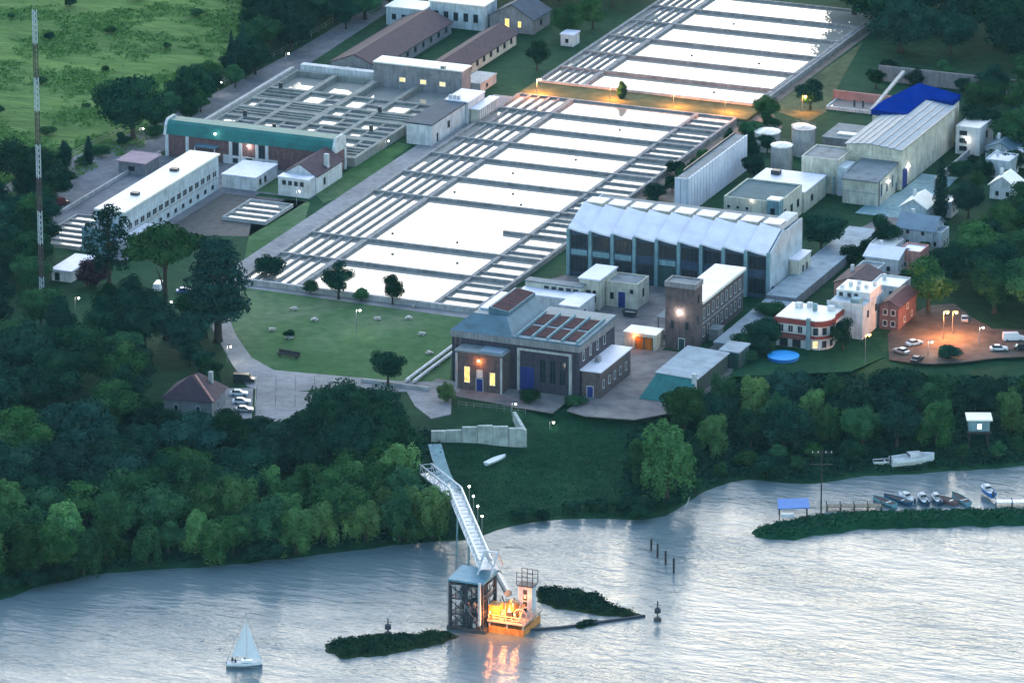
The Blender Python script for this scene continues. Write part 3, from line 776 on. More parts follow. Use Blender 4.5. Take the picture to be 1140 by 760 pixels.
win(r, 'r', 6, 4, 1.5, 1.8, 7, 'darkframe')
bulb(r, (3.4, -.6, 4.6), 'w', 40, .22)
r = thing('small_front_office', 'small cream block by the road at the corner of the sawtooth hall', 'building', (47.9, 71, GZ))
block(r, 0, 2.6, 0, 9, 6.4, 'cream', 'lilac_roof', over=.15); win(r, 'r', 3, 2, 1.0, 2.5, 2.6, 'darkframe'); win(r, 'r', 6, 2, 1.0, 2.5, 2.6, 'darkframe')
r = thing('roof_terrace_tank', 'shallow white open tank with a pink rear wall behind the round tanks', 'tank', (2, 228, GZ))
b = MB().box(0, 15.5, 0, .4, -.2, 1.0).build('tank_wall', 'white', r); MB().box(0, .4, .4, 9, -.2, 1.0).build('tank_wall', 'white', r); MB().box(15.1, 15.5, .4, 9, -.2, 1.0).build('tank_wall', 'white', r)
MB().box(.4, 15.1, .4, 9, -.2, .6).build('tank_water', 'basin_water', r)
M['pink'] = plain('pink_render', (.55, .26, .22), .85, .15, .5)
MB().box(-1, 17, 9, 9.5, -.2, 3.2).build('rear_wall', 'pink', r)
for x in (7.2, 9.8): MB().tube((x, 4, .6), (x, 4, 2.7), .3, n=8).build('standpipe', 'darkframe', r)

# ------------------------------------------------------------------ roads, paths, yards
sheet('works_road', [(47.6,-26), (47.6,57), (47.9,120), (51,136), (60,136), (55.5,118), (54.6,20), (60,-5), (58,-34), (50,-44), (38,-46), (32.5,-44), (32.5,8), (47,8)][::1], 'yardmat', .06, False)
sheet('yard', [(30,-47), (-6,-43.5), (-6,-34), (30,-34)], 'yardmat', .055, False)
sheet('rear_yard', [(-8,-10), (31,-10), (37,9), (37,56), (-8,56), (-16,40), (-16,0)], 'yardmat', .045, False)
sheet('hall_apron', [(43,136.2), (60,136.2), (58,178), (47.8,178), (47.8,160), (43,143)], 'pillar', .06, False)
sheet('field_road', [(-176,40), (-153.5,40), (-153.5,223), (-157,330), (-163,330), (-163,225), (-166,160), (-172,115), (-182,60)], 'asphalt', .06, False)
sheet('office_yard', [(-153,40), (-120,22), (-112,35), (-112,92), (-97,92), (-97,114), (-153,114)], 'asphalt', .045, False)
sheet('basin_path', [(-90.5,10), (-84,12), (-84,206), (-91,206)], 'path', .06, False)
sheet('front_path', [(-88,14.5), (-14,12.6), (-14,16.6), (-88,16.9)], 'path', .065, False)
sheet('curved_path', [(225,335), (250,340), (262,372), (280,398), (305,412), (350,416), (440,424), (512,426), (512,436), (440,436), (375,432), (300,438), (275,430), (258,405), (240,372), (222,345)], 'path', .06)
sheet('sports_court', [(284,470), (286,434), (372,437), (372,462), (340,468)], 'path', .07)
sheet('car_court', [(242,470), (245,432), (282,432), (280,470)], 'path', .055)
sheet('side_lawn', [(280,246), (318,222), (345,225), (335,262), (292,290), (270,300)], 'lawn', .05)
sheet('strip_lawn', [(350,215), (425,165), (450,190), (400,212), (360,226)], 'lawn', .05)
sheet('hall_lawn', [(286,190), (310,198), (310,216), (278,212)], 'lawn', .056)
sheet('garden_lawn', [(-98,125), (-92,125), (-92,149), (-97,151)], 'lawn', .06, False)
sheet('dam', [(-84,206.5), (-14,206.5), (-14,220), (-84,220)], 'drygrass', .9, False)
sheet('basin_verge', [(-16.4,120), (-3,120), (-3,206), (-13,222), (-13,330), (-16.4,330)], 'earth', .05, False)
sheet('rear_verge', [(-13,222), (2,214), (3,226), (-4,258), (-12,300)], 'drygrass', .04, False)
sheet('garden', [(54.6,20), (60,-5), (86,10), (90,24), (84,36), (60,36)], 'bank', .05, False)
M['lot'] = groundmat('gravel_lot', [(.3, (.08, .07, .065)), (.5, (.115, .10, .095)), (.75, (.16, .145, .135))], .3, g2, .08, (1, 1, 1), .5, .1)
sheet('parking_lot', [(990,400), (988,372), (1010,352), (1035,340), (1062,338), (1080,352), (1105,366), (1180,368), (1180,396), (1110,398), (1080,402), (1040,405), (1015,404)], 'lot', .06)

M['blue_lid'] = plain('pale_blue_grey_lid', (.27, .33, .38), .8, .2, .35, streak=False)
sheet('terrace', [(450,431),(503,436),(502,461),(480,466),(462,452)], 'path', .065, True, 2.5)
# channel with a flat lid and long wall beside the road
r = thing('covered_channel', 'long low covered channel with a pale flat lid right of the sawtooth hall', 'channel', (48.5, 14, GZ))
for k in range(8):
    h = 1.5 if k < 3 else 2.5
    MB().box(0, 7.8, k*12.8, k*12.8+12.7, -.2, h).build('wall_section', 'grey', r)
    MB().box(-.15, 7.95, k*12.8+.02, k*12.8+12.66, h, h+.25).build('lid', 'blue_lid', r)

# ------------------------------------------------------------------ green shed by the bank
r = thing('green_sheet_shed', 'low shed with a blue grey roof and a green sheet front by the bank', 'shed', (47.5, -25, GZ))
MB().ext([(0,-.3), (10.4,-.3), (10.4,4.4), (0,4.9)], 2.5, 24, 'y').build('wall', 'green_door', r)
for k in range(7): MB().ext([(-.3,4.95), (10.8,4.45), (10.8,4.7), (-.3,5.2)], 2+k*3.2, 2+k*3.2+3.15, 'y').build('roof_sheet', 'blue_lid', r)
for k in range(6): MB().add([(-2+k*2,-4.2,.2),(-.05+k*2,-4.2,.2),(.1+k*1.75,2,4.85-k*.07),(1.8+k*1.75,2,4.8-k*.07),(-2+k*2,-4.3,.0),(-.05+k*2,-4.3,.0)][:4]+[(-2+k*2,-4.2,.05),(-.05+k*2,-4.2,.05),(.1+k*1.75,2,4.7-k*.07),(1.8+k*1.75,2,4.65-k*.07)],
                            [(0,1,3,2),(4,6,7,5),(0,4,5,1),(1,5,7,3),(3,7,6,2),(2,6,4,0)]).build('front_sheet', 'teal_roof', r)
MB().box(9.6, 10.6, 1.0, 2.0, 0, 6.2).build('chimney', 'white', r)
r = thing('small_sheet_shed', 'small pale roofed shed behind the green sheet shed', 'shed', (55, 1, GZ))
block(r, 0, 5, 0, 7.4, 4.2, 'green_door', 'blue_lid', over=.3)
MB().box(1.5, 3.2, -.06, 0, 0, 2.4).build('door', 'darkframe', r)

# ------------------------------------------------------------------ red and white house and its neighbours
def red_house():
    r = thing('red_white_house', 'red and white house with a curved bay and white roof terraces beside a pool', 'house', (62, 22.5, GZ))
    arc = [(9+4.6*math.sin(t), 4.2-4.6*math.cos(t)) for t in [math.pi*k/12 for k in range(0, 9)]]
    plan = [(0,0), (9,0)]+arc[1:]+[(13.2,12), (0,12)]
    MB().prism(plan, -.3, 6.2).build('wall', 'white', r)
    grow = lambda p, d: [((x-6.6)*(1+d/6.6)+6.6, (y-6)*(1+d/6)+6) for x, y in p]
    MB().prism(grow(plan, .45), 6.2, 7.5).build('parapet', 'red_tile', r)
    MB().prism(grow(plan, .15), 7.5, 7.75).build('roof_terrace', 'white_roof', r)
    MB().prism(grow(plan, .3), 2.9, 3.6).build('band', 'red_tile', r)
    for k in range(3): win(r, 'f', 1.3+k*2.5, 4.0, 1.4, 1.8, 0, 'white', bars=1)
    MB().box(8.1, 9.1, -.8, 0, -.3, 8.2).build('pillar', 'pillar', r)
    MB().box(-.2, 8.0, -2.2, 0, 2.9, 3.2).build('balcony', 'brick_red', r); MB().box(-.2, 8.0, -2.3, -2.2, 3.2, 4.0).build('balcony_rail', 'brick_red', r)
    for k in range(2): win(r, 'f', 2+k*3.4, .3, 2.2, 2.2, 0, 'darkframe')
    for k in range(4):
        t = math.pi*(k*1.9+1.2)/12; x, y = 9+4.6*math.sin(t), 4.2-4.6*math.cos(t)
        for z, h in ((.6, 1.9), (3.9, 2.0)):
            o = win(r, 'f', x+.02*math.sin(t), z, 1.5, h, y-.02*math.cos(t), 'frame', pane='lit_dim' if (z < 1 and k == 0) else 'glass')
            o.rotation_euler = (0, 0, t)
    MB().box(7, 8, 7, 8, 7.75, 9.6).build('chimney', 'pillar', r)
    for q, (x, y, w) in enumerate(((2, 8, 1.6), (4.6, 9.4, 1.2), (10.4, 8.6, 1.5))): MB().box(x, x+w, y, y+w, 7.75, 8.9).build('roof_tank', 'white', r)
red_house()
r = thing('grey_white_house', 'tall plain grey white house joined to the back of the red and white house', 'house', (71, 34.6, GZ))
MB().prism([(0,0), (9.5,0), (9.5,15), (0,15)], -.3, 8.6).build('wall', 'bluewhite', r)
block(r, .4, 9.3, 6, 14.6, 10.4, 'white', 'white_roof', z0=8.6, over=.1, th=.15, wname='penthouse')
win(r, 'f', 1.6, 4.6, .9, 1.7, 0, 'darkframe'); win(r, 'r', 4, 5, 1.2, 1.6, 9.5, 'darkframe'); win(r, 'r', 10, 5, 1.2, 1.6, 9.5, 'darkframe')
MB().box(6, 8.4, .6, 3, 8.6, 10.2).build('roof_tank', 'pillar', r)
for x in (1, 3.2, 5): win(r, 'f', x+.6, 9.0, 1.0, .9, 6, 'darkframe')
MB().box(-.02, 9.52, -.04, .2, 8.6, 9.3).build('parapet', 'white', r)
for q in range(6):
    MB().box(1+q*1.4, 1.8+q*1.4, 7+q % 3*2.4, 8+q % 3*2.4, 10.55, 11.3+.2*(q % 2)).build('roof_tank', 'white', r)
def cottage(label, x, y, w, l, h, rise, axis, wall, roof, rz=0, name='cottage', flat=False, chim=True):
    r = thing(name, label, 'house', (x, y, GZ), None, rz)
    if flat: block(r, 0, w, 0, l, h, wall, roof, parapet=.45)
    else: gable(r, 0, w, 0, l, h, rise, axis, wall, roof)
    win(r, 'f', w*.3, 1, 1.2, 1.4, 0, 'frame'); win(r, 'f', w*.72, 1, 1.2, 1.4, 0, 'frame'); win(r, 'r', l*.35, 1, 1.2, 1.4, w, 'frame'); win(r, 'r', l*.75, 1, 1.2, 1.4, w, 'frame')
    if h > 5:
        win(r, 'f', w*.3, 3.9, 1.2, 1.4, 0, 'frame'); win(r, 'f', w*.72, 3.9, 1.2, 1.4, 0, 'frame'); win(r, 'r', l*.5, 3.9, 1.2, 1.4, w, 'frame')
    if chim: MB().box(w*.2, w*.2+.8, l*.6, l*.6+.8, h-.3, h+rise+1.0).build('chimney', 'white', r)
    return r
cottage('pink roofed cottage behind the grey white house', 64, 60, 9, 12, 5.6, 1.8, 'y', 'pink', 'maroon_roof')
cottage('flat white topped house between the pink roofed cottage and the dark garden trees', 73.5, 60, 8, 9, 6.0, .6, 'y', 'white', 'white_roof', flat=True)
cottage('red walled house with white window frames right of the grey white house', 81.4, 45, 5, 14, 6.2, 1.4, 'y', 'brick_field', 'maroon_roof', chim=False)
cottage('pale blue house with two gables by the garden cypress', 63, 112, 10, 9, 5.4, 2.6, 'x', 'bluewhite', 'seam_roof')
cottage('small blue white house behind the cottage with two gables', 57, 133, 7, 9, 4.6, 2.2, 'y', 'bluewhite', 'white_roof')
cottage('low lilac roofed house in front of the cottage with two gables', 62.5, 88, 9, 10, 4.4, 1.6, 'x', 'white', 'lilac_roof')
cottage('little white gabled house right of the garden cypress', 72, 163, 7, 7, 4.0, 2.4, 'y', 'white', 'white_roof')
cottage('white flat roofed house behind the little white gabled house', 64.5, 182, 7, 8, 4.6, .6, 'y', 'bluewhite', 'lilac_roof', flat=True)
cottage('dark roofed house by the right edge beyond the white gabled houses', 58, 226, 12, 10, 5.4, 2.8, 'x', 'bluewhite', 'navy_roof')
cottage('grey roofed house between the blue roofed hall and the little white gabled house', 60, 196, 8, 9, 3.8, 1.9, 'y', 'bluewhite', 'teal_slate')
cottage('pale house with a slate roof at the right edge of the garden suburb', 71, 204, 9, 8, 5.0, 2.2, 'x', 'white', 'grey_roof')
for (px, py, w, l, h, wm, rm, lab) in ((938,334,5,7,3.2,'white','lilac_roof','tiny white outhouse beside the covered channel, behind the red and white house'),
    (952,316,6,6,4.2,'bluewhite','grey_roof','small grey roofed outhouse left of the pink roofed cottage'), (968,290,7,7,4.4,'white','white_roof','white topped garden house just behind the pink roofed cottage'),
    (1000,300,6,7,5.0,'pink','lilac_roof','pink walled garden house left of the tall trees above the parking lot'), (1020,276,7,6,4.6,'bluewhite','seam_roof','pale blue garden house touching the tall trees'),
    (1035,240,6,6,4.0,'white','white_roof','bright white shed at the foot of the tall cypress'), (1118,185,6,6,3.6,'white','lilac_roof','small pale shed between the white gabled houses'), (1108,168,7,5,4.2,'bluewhite','teal_slate','teal roofed shed near the right edge beyond the gabled houses')):
    q = G(px, py); cottage(lab, q.x, q.y, w, l, h, .6, 'y', wm, rm, 0, 'outhouse', True, False)
r = thing('water_tank', 'white upright tank standing beside the orange doors', 'tank', tuple(G(719, 380)))
MB().lathe((0,0,.5), [(.9,0), (.95,.1), (.95,1.9), (.6,2.2), (.1,2.3)], 14).build('tank_body', 'white', r); MB().box(-.9,.9,-.9,.9,0,.5).build('stand', 'darkframe', r)
for (px, py), lab in zip(((736,376), (701,352), (664,356)), ('dark open skip at the foot of the brick tower', 'dark open skip behind the orange doors', 'dark open skip behind the engine house')):
    r = thing('waste_skip', lab, 'skip', tuple(G(px, py)), 'waste skips in the works yard')
    MB().add([(-1.4,-.8,.2),(1.4,-.8,.2),(1.4,.8,.2),(-1.4,.8,.2),(-1.9,-.9,1.4),(1.9,-.9,1.4),(1.9,.9,1.4),(-1.9,.9,1.4)], [(3,2,1,0),(0,1,5,4),(1,2,6,5),(2,3,7,6),(3,0,4,7)]).build('body', 'darkframe', r)
    MB().box(-1.4,1.4,-.7,.7,.25,1.1).build('load', 'concrete', r)
r = thing('garden_wall', 'long pale garden wall from the white end building towards the cypress', 'wall', (54.5, 168, GZ))
for k in range(6): MB().box(0, .5, k*5, k*5+4.9, -.2, 2.4).build('wall_panel', 'palecon', r)
r = thing('maroon_roofed_house', 'old house with a maroon hipped roof among the dark trees at the left', 'house', tuple(G(183, 462)), None, R(8))
W, L = 12, 11
MB().box(0, W, 0, L, -.4, 4.6).build('wall', 'grey', r)
MB().add([(-.7,-.7,4.4),(W+.7,-.7,4.4),(W+.7,L+.7,4.4),(-.7,L+.7,4.4),(W*.45,L*.4,9.2),(W*.55,L*.62,9.2)], [(0,1,4),(1,2,5,4),(2,3,5),(3,0,4,5),(3,2,1,0)]).build('roof', 'maroon_roof', r)
MB().bar((W+.6,-.6,4.75), (W*.55,L*.4,9.3), .5, .3).build('roof_ridge', 'pink', r)
win(r, 'f', 3, 1.2, 1.2, 1.8, 0); win(r, 'f', 8.5, 1.2, 1.2, 1.8, 0); win(r, 'r', 5, 1.2, 1.2, 1.8, W); MB().box(9, 10, 7, 8, 5, 9.4).build('chimney', 'palecon', r)
r = thing('small_shelter', 'small open shelter with a pale roof at the left edge', 'shelter', tuple(G(34, 488)))
MB().box(0, 7, 0, 5, 3.0, 3.25).build('roof', 'bluewhite', r)
for x, y in ((.3,.3), (6.7,.3), (.3,4.7), (6.7,4.7)): MB().box(x-.1, x+.1, y-.1, y+.1, 0, 3.0).build('post', 'steel', r)
bulb(r, (-1.0, -.5, 2.6), 'w', 40, .25)
r = thing('pink_roofed_kiosk', 'low kiosk with a pinkish flat roof on the road beside the field', 'building', (-156, 95, GZ))
block(r, 0, 8, 0, 9, 3.2, 'grey', 'pinkroof', over=.6) if 'pinkroof' in M else (M.__setitem__('pinkroof', plain('faded_pink_roof', (.38, .27, .30), .8, .12, .4, streak=False)), block(r, 0, 8, 0, 9, 3.2, 'grey', 'pinkroof', over=.6))
win(r, 'f', 4, 1, 2, 1.2, 0, 'darkframe')
r = thing('low_white_outbuilding', 'low white outbuilding with a lilac roof at the front end of the office block', 'building', (-129, 1, GZ))
block(r, 0, 5.6, 0, 14, 2.8, 'white', 'lilac_roof', over=.25); win(r, 'f', 1.6, .3, 1.4, 2.0, 0, 'darkframe'); win(r, 'r', 5, .8, 1.1, 1.1, 5.6, 'darkframe')
def beds(label, x, y, w, l, n, z=.5):
    r = thing('water_beds', label, 'tank', (x, y, GZ), 'small sludge beds by the office block')
    MB().box(-.4, w+.4, -.4, 0, -.2, z+.5).build('edge_wall', 'palecon', r); MB().box(-.4, 0, 0, l, -.2, z+.5).build('edge_wall', 'palecon', r)
    MB().box(w, w+.4, 0, l, -.2, z+.5).build('edge_wall', 'palecon', r); MB().box(-.4, w+.4, l, l+.4, -.2, z+.5).build('edge_wall', 'palecon', r)
    MB().box(0, w, 0, l, -.1, z).build('tank_water', 'basin_water', r)
    for k in range(1, n): MB().box(0, w, l*k/n-.45, l*k/n+.45, z, z+.4).build('divider_wall', 'concrete', r)
beds('bright beds of still water left of the office block', -147.5, 27, 13.5, 26, 6)
beds('bright beds of still water right of the office block', -110.5, 66, 12, 17, 4)
M['dark_yard'] = M['darkcon']
sheet('tank_floor', [(-121,47), (-98,55), (-97,90), (-121,88)], 'darkcon', .05, False)
# round tanks beyond the service yard
def silo(x, y, rad, h, label, roof='palecon'):
    r = thing('round_tank', label, 'tank', (x, y, GZ), 'round tanks behind the service yard')
    MB().lathe((0,0,0), [(rad,-.2), (rad,h)], 20).build('tank_wall', 'palecon', r)
    MB().lathe((0,0,0), [(rad+.12,h), (rad+.12,h+.3), (rad*.9,h+.35), (.15,h+.9)], 20).build('lid', roof, r)
    MB().tube((rad+.2,-.3,0), (rad+.2,-.3,h+.6), .1).build('pipe', 'steel', r)
    b = MB()
    for a in range(10): b.tube((rad*math.cos(a*.628), rad*math.sin(a*.628), h+.3), (rad*math.cos(a*.628+.628), rad*math.sin(a*.628+.628), h+.3+.9), .04, n=4)
    b.build('railing', 'steel', r)
silo(10.5, 168, 3.0, 6.5, 'squat round tank nearest the service yard', 'white_roof'); silo(11.6, 183, 3.2, 7.5, 'tall round tank with a walkway pole behind the squat tank', 'steel')
silo(.5, 184, 3.6, 5.0, 'wide low round tank left of the other round tanks', 'white_roof'); silo(6, 196, 2.6, 4.0, 'small round tank farthest from the service yard', 'steel')
r = thing('sheet_roofed_shed', 'grey shed with a pale sheet roof between the round tanks and the beige tower block', 'shed', (16, 186, GZ))
block(r, 0, 12, 0, 14, 4.6, 'grey', 'grey_roof', over=.3); win(r, 'f', 3, 1, 1.4, 1.6, 0, 'darkframe'); MB().box(3, 9, 3, 5.5, 4.95, 5.3).build('skylight', 'white_roof', r)
# boundary wall at the upper right
r = thing('boundary_wall', 'long grey boundary wall under the dark wood behind the blue roof sheet', 'wall', (6, 262, GZ))
for k in range(9): MB().box(k*6.2, k*6.2+6.1, 0, .5, -.2, 4.6).build('wall_panel', 'grey', r)
# road kerb wall along the field road
r = thing('roadside_wall', 'low pale wall along the near side of the field road', 'wall', (-153.2, 40, GZ))
for k in range(15): MB().box(0, .5, k*5, k*5+4.92, -.2, 1.1).build('wall_panel', 'palecon', r)

# ------------------------------------------------------------------ retaining wall on the bank
def retaining():
    p0, p1 = T(480, 492), T(583, 498)
    p0.z -= .3; p1.z -= .3
    r = thing('retaining_wall', 'stained pale retaining wall stepping down the grassy bank below the engine house', 'wall', tuple(p0))
    d = (p1-p0); n = 6; ang = math.atan2(d.y, d.x); seg = d.xy.length/n
    for k in range(n):
        h = (3.0, 3.4, 4.4, 5.0, 5.0, 4.8)[k]
        o = MB().box(.06, seg-.06, 0, 1.0, -2.5, h).build('wall_panel', 'stained', r, (math.cos(ang)*k*seg, math.sin(ang)*k*seg, d.z*k/n))
        o.rotation_euler = (0, 0, ang)
        o2 = MB().box(0, .24, -.1, 0, -2, h+.1).build('joint_post', 'palecon', r, (math.cos(ang)*k*seg, math.sin(ang)*k*seg, d.z*k/n)); o2.rotation_euler = (0, 0, ang)
    o = MB().box(0, .8, .2, 14, -2.5, 4.6).build('return_wall', 'stained', r, (d.x, d.y, d.z)); o.rotation_euler = (0, 0, ang+R(8))
M['stained'] = plain('stained_concrete', (.42, .47, .44), .9, .34, .35)
retaining()
def fence(label, pts, h, step=2.4, name='railing_fence', cat='fence', mat='steel', mesh=True):
    r = thing(name, label, cat, tuple(pts[0])); o = Vector(pts[0])
    me = MB().box(-.05, .05, -.05, .05, 0, h).mesh('post', mat)
    for a, b in zip(pts, pts[1:]):
        a, b = Vector(a)-o, Vector(b)-o; n = max(1, int((b-a).length/step))
        for k in range(n): link('post', me, r, a+(b-a)*k/n)
        for z in ((h-.06, h*.5) if mesh else (h-.06,)): MB().bar(a+Vector((0,0,z)), b+Vector((0,0,z)), .06, .06).build('rail', mat, r)
    link('post', me, r, Vector(pts[-1])-o)
    return r
fence('steel railing along the terrace above the retaining wall', [G(510,452), G(545,456), G(585,460)], 1.3, 1.8)
fence('tall net fence round the pale sports court', [G(284,470), G(286,434), G(372,437), G(372,462)], 4.0, 4)
fence('tall net fence across the middle of the pale sports court', [G(285,452), G(372,452)], 3.0, 4)
fence('roadside fence between the field and the field road', [Vector((-176, 62, GZ)), Vector((-173.5, 115, GZ)), Vector((-168, 160, GZ)), Vector((-165, 222, GZ)), Vector((-165, 300, GZ))], 1.8, 5)
# pair of white pipes crossing the lawn corner
for k, lab in enumerate(('white pipe crossing the lawn corner beside the engine house, left of a pair', 'white pipe crossing the lawn corner beside the engine house, right of a pair')):
    r = thing('white_pipe', lab, 'pipe', (-11.5+k*2.0, -40, GZ), 'paired white pipes on the lawn')
    MB().tube((0, 0, .75), (0, 38, .75), .42, n=10).build('pipe', 'white', r)
    for q in range(6): MB().box(-.5, .5, 1+q*7, 1.5+q*7, 0, .45).build('saddle', 'palecon', r)
r = thing('terrace_wall', 'pale low wall along the path left of the engine house', 'wall', (-22, -43.3, GZ))
for k in range(5): MB().box(k*3.6, k*3.6+3.55, 0, .5, -.3, .9).build('wall_panel', 'palecon', r)
# stepped walkway down the bank to the truss bridge
r = thing('bank_walkway', 'narrow blue grey walkway running down the bank to the truss bridge', 'walkway', tuple(T(484, 497)))
o = Vector(T(484, 497)); pts = [T(484, 497), T(488, 512), T(494, 530), T(503, 548), T(512, 565)]
for a, b in zip(pts, pts[1:]): MB().bar(a-o+Vector((0,0,.5)), b-o+Vector((0,0,.5)), 3.2, .4).build('walkway_slab', 'pillar', r)

# ------------------------------------------------------------------ intake tower and truss bridge
M['truss'] = plain('white_painted_steel', (.62, .66, .70), .55, .15, 1, .1)
M['darksteel'] = plain('dark_lattice_steel', (.05, .055, .075), .6, .25, 1, .2)
M['glowtintsteel'] = plain('floodlight_tinted_steel', (.65, .27, .07), .6, .2, 1)  # the floodlights' orange glow is put into this steel colour
M['paleorange'] = plain('pale_painted_steel', (.52, .42, .36), .6, .2, 1)
def truss(b, p, q, w, h, n, r=.24):
    p, q = Vector(p), Vector(q); d = (q-p).normalized(); s = Vector((0,0,1)).cross(d).normalized()*w/2; u = Vector((0,0,h))
    out = []
    for sg in (-1, 1):
        out.append(('chord', MB().tube(p+sg*s, q+sg*s, r), None)); out.append(('chord', MB().tube(p+sg*s+u, q+sg*s+u, r), None))
    return out, s, u
def bridge():
    P = [G(474,527,7.5), G(507,553,9), G(541,634,14)]
    r = thing('truss_bridge', 'white truss bridge sloping from the bank down to the intake tower in the river', 'bridge', tuple(P[0]))
    for a, b in zip(P, P[1:]):
        a, b = a-P[0], b-P[0]
        parts, s, u = truss(None, a, b, 2.7, 2.3, 1)
        for nm, m, _ in parts: m.build(nm, 'truss', r)
        MB().bar(a+Vector((0,0,.1)), b+Vector((0,0,.1)), 2.5, .15).build('deck', 'truss', r)
        n = int((b-a).length/3.2)
        for k in range(n):
            c0, c1 = a+(b-a)*k/n, a+(b-a)*(k+1)/n
            for sg in (-1, 1):
                f = c0+sg*s; g = c1+sg*s
                (MB().tube(f, g+u, .11) if k % 2 else MB().tube(f+u, g, .11)).build('diagonal', 'truss', r)
                MB().tube(f, f+u, .1).build('vertical', 'truss', r)
            MB().tube(c0-s+u, c0+s+u, .1).build('cross_tie', 'truss', r)
    for f, hgt in ((.25, 0), (.62, 0)):
        c = (P[1]-P[0])+(P[2]-P[1])*f
        for sx in (-1, 1): MB().tube((c.x+sx*1.3, c.y, c.z), (c.x+sx*1.6, c.y, -P[0].z-1.5), .22).build('pier_leg', 'pillar', r)
    # head frame
    e = P[2]-P[0]
    for sx in (-1.6, 1.6):
        MB().bar((e.x+sx, e.y-1, e.z-1), (e.x+sx, e.y+3, e.z+3.2), .35, .35).build('head_frame', 'truss', r)
        MB().bar((e.x+sx, e.y+3, e.z+3.2), (e.x+sx, e.y+6, e.z-.5), .35, .35).build('head_frame', 'truss', r)
    MB().bar((e.x-1.6, e.y+3, e.z+3.2), (e.x+1.6, e.y+3, e.z+3.2), .35, .35).build('head_frame', 'truss', r)
    for k in range(4):
        c = (P[1]-P[0])+(P[2]-P[1])*(.05+.14*k)
        MB().tube((c.x+2.6, c.y+1.2, c.z-.5), (c.x+2.6, c.y+1.2, c.z+3.2), .08).build('lamp_post', 'steel', r)
        bulb(r, (c.x+2.6, c.y+1.2, c.z+3.4), 'w', 30, .24)
    r = thing('intake_duct', 'dark round duct running beside the truss bridge into the intake tower', 'pipe', tuple(G(499,541,5)))
    o = G(499,541,5); q = G(566,660,7)-o
    MB().tube((0,0,0), q, .85, n=10).build('duct', 'steel', r)
    for k in range(1, 6):
        c = q*k/6; dd = q.normalized()*.3
        MB().tube(c-dd, c+dd, 1.0, n=10).build('flange', 'darksteel', r)
bridge()
def tower():
    r = thing('intake_tower', 'dark steel intake tower with a blue roof and an orange floodlit platform in the river', 'tower', (55.3, -170, 0))
    W, L, H = 8.2, 8, 11.4
    MB().box(-.4, W+.6, -.4, L+2, -2, .9).build('base', 'darkcon', r)
    for x in (.3, W/2, W-.3):
        for y in (.3, L-.3): MB().bar((x, y, .9), (x, y, H), .55, .55).build('leg', 'darksteel', r)
    for z in (3.6, 7.2, 10.6):
        MB().box(0, W, 0, L, z, z+.3).build('floor_deck', 'darksteel', r)
        for y in (.1, L-.1): MB().bar((0, y, z+1.2), (W, y, z+1.2), .1, .1).build('rail', 'steel', r)
        MB().bar((W-.1, 0, z+1.2), (W-.1, L, z+1.2), .1, .1).build('rail', 'steel', r)
    for z in (.9, 3.9, 7.5):
        for x0, x1 in ((.3, W/2), (W/2, W-.3)):
            MB().bar((x0, .1, z), (x1, .1, z+2.9), .18, .18).build('brace', 'darksteel', r); MB().bar((x0, .2, z+2.9), (x1, .2, z), .18, .18).build('brace', 'darksteel', r)
        MB().bar((W-.1, .3, z), (W-.1, L-.3, z+2.9), .18, .18).build('brace', 'darksteel', r)
    for z in (.9, 3.9, 7.5):
        for y in (2.2, 4.2, 6.2): MB().bar((W-.15, y, z), (W-.15, y, z+2.8), .16, .16).build('mullion', 'darksteel', r)
        for x in (1.6, 2.8, 5.4, 6.6): MB().bar((x, .12, z), (x, .12, z+2.8), .14, .14).build('mullion', 'darksteel', r)
    MB().bar((-.1, -.1, .9), (-.1, -.1, H), .2, .2).build('ladder_rail', 'steel', r)
    MB().bar((W-.3, 0, .9), (.3, 0, 10.8), .14, .14).build('stair', 'steel', r)
    rnd = random.Random(3)
    for k in range(18):
        x, y, z = rnd.uniform(.8, W-1.6), rnd.uniform(.6, 3), (.95, 3.95, 7.55)[k % 3]
        MB().lathe((x, y, z), [(.5, 0), (.55, .3), (.45, 1.6), (.2, 1.9), (.2, 2.3)], 8).build('pump', ('steel', 'white', 'pillar', 'white')[rnd.randrange(4)], r)
    MB().box(1.5, 6.5, 3.6, 7, .9, 10.4).build('core', 'darkcon', r)
    MB().prism([(-.2,-.2), (W+.1,-.2), (W+.1,L+.1), (-.2,L+.1)], H, [H+.4, H+.4, H+.9, H+.9]).build('roof', 'seam_blue', r)
    MB().box(W-.9, W-.4, -.7, -.2, 2, H+.6).build('white_pipe', 'truss', r)
    # floodlit platform
    X0, X1, Y0, Y1 = W+.65, 17.2, 1.6, 11.5
    MB().box(X0, X1, Y0, Y1, -2, 1.5).build('platform_base', 'glowtintsteel', r)
    MB().box(X0-.2, X1+.3, Y0-.3, Y1+.2, 2.6, 3.0).build('platform_deck', 'paleorange', r)
    for x in (X0, (X0+X1)/2, X1-.4):
        for y in (Y0, Y1-.4): MB().box(x, x+.4, y, y+.4, 1.5, 2.6).build('platform_post', 'paleorange', r)
    for z in (3.7, 4.3):
        for y in (Y0-.2, Y1): MB().bar((X0, y, z), (X1, y, z), .12, .12).build('rail', 'paleorange', r)
        MB().bar((X1+.1, Y0, z), (X1+.1, Y1, z), .12, .12).build('rail', 'paleorange', r)
    for k in range(7): MB().box(X0+k*1.35, X0+k*1.35+.12, Y0-.26, Y0-.14, 3.0, 4.4).build('rail_post', 'paleorange', r)
    # round machine house with a winch and two hoops
    MB().lathe((X0+3.4, Y0+5.2, 3.0), [(1.7,0), (1.7,2.2), (1.4,2.7), (.3,2.9)], 14).build('machine_house', 'glowtintsteel', r)
    MB().box(X0-.2, X0+2.2, Y0+.6, Y0+3.4, 3.0, 6.2).build('control_box', 'glowtintsteel', r)
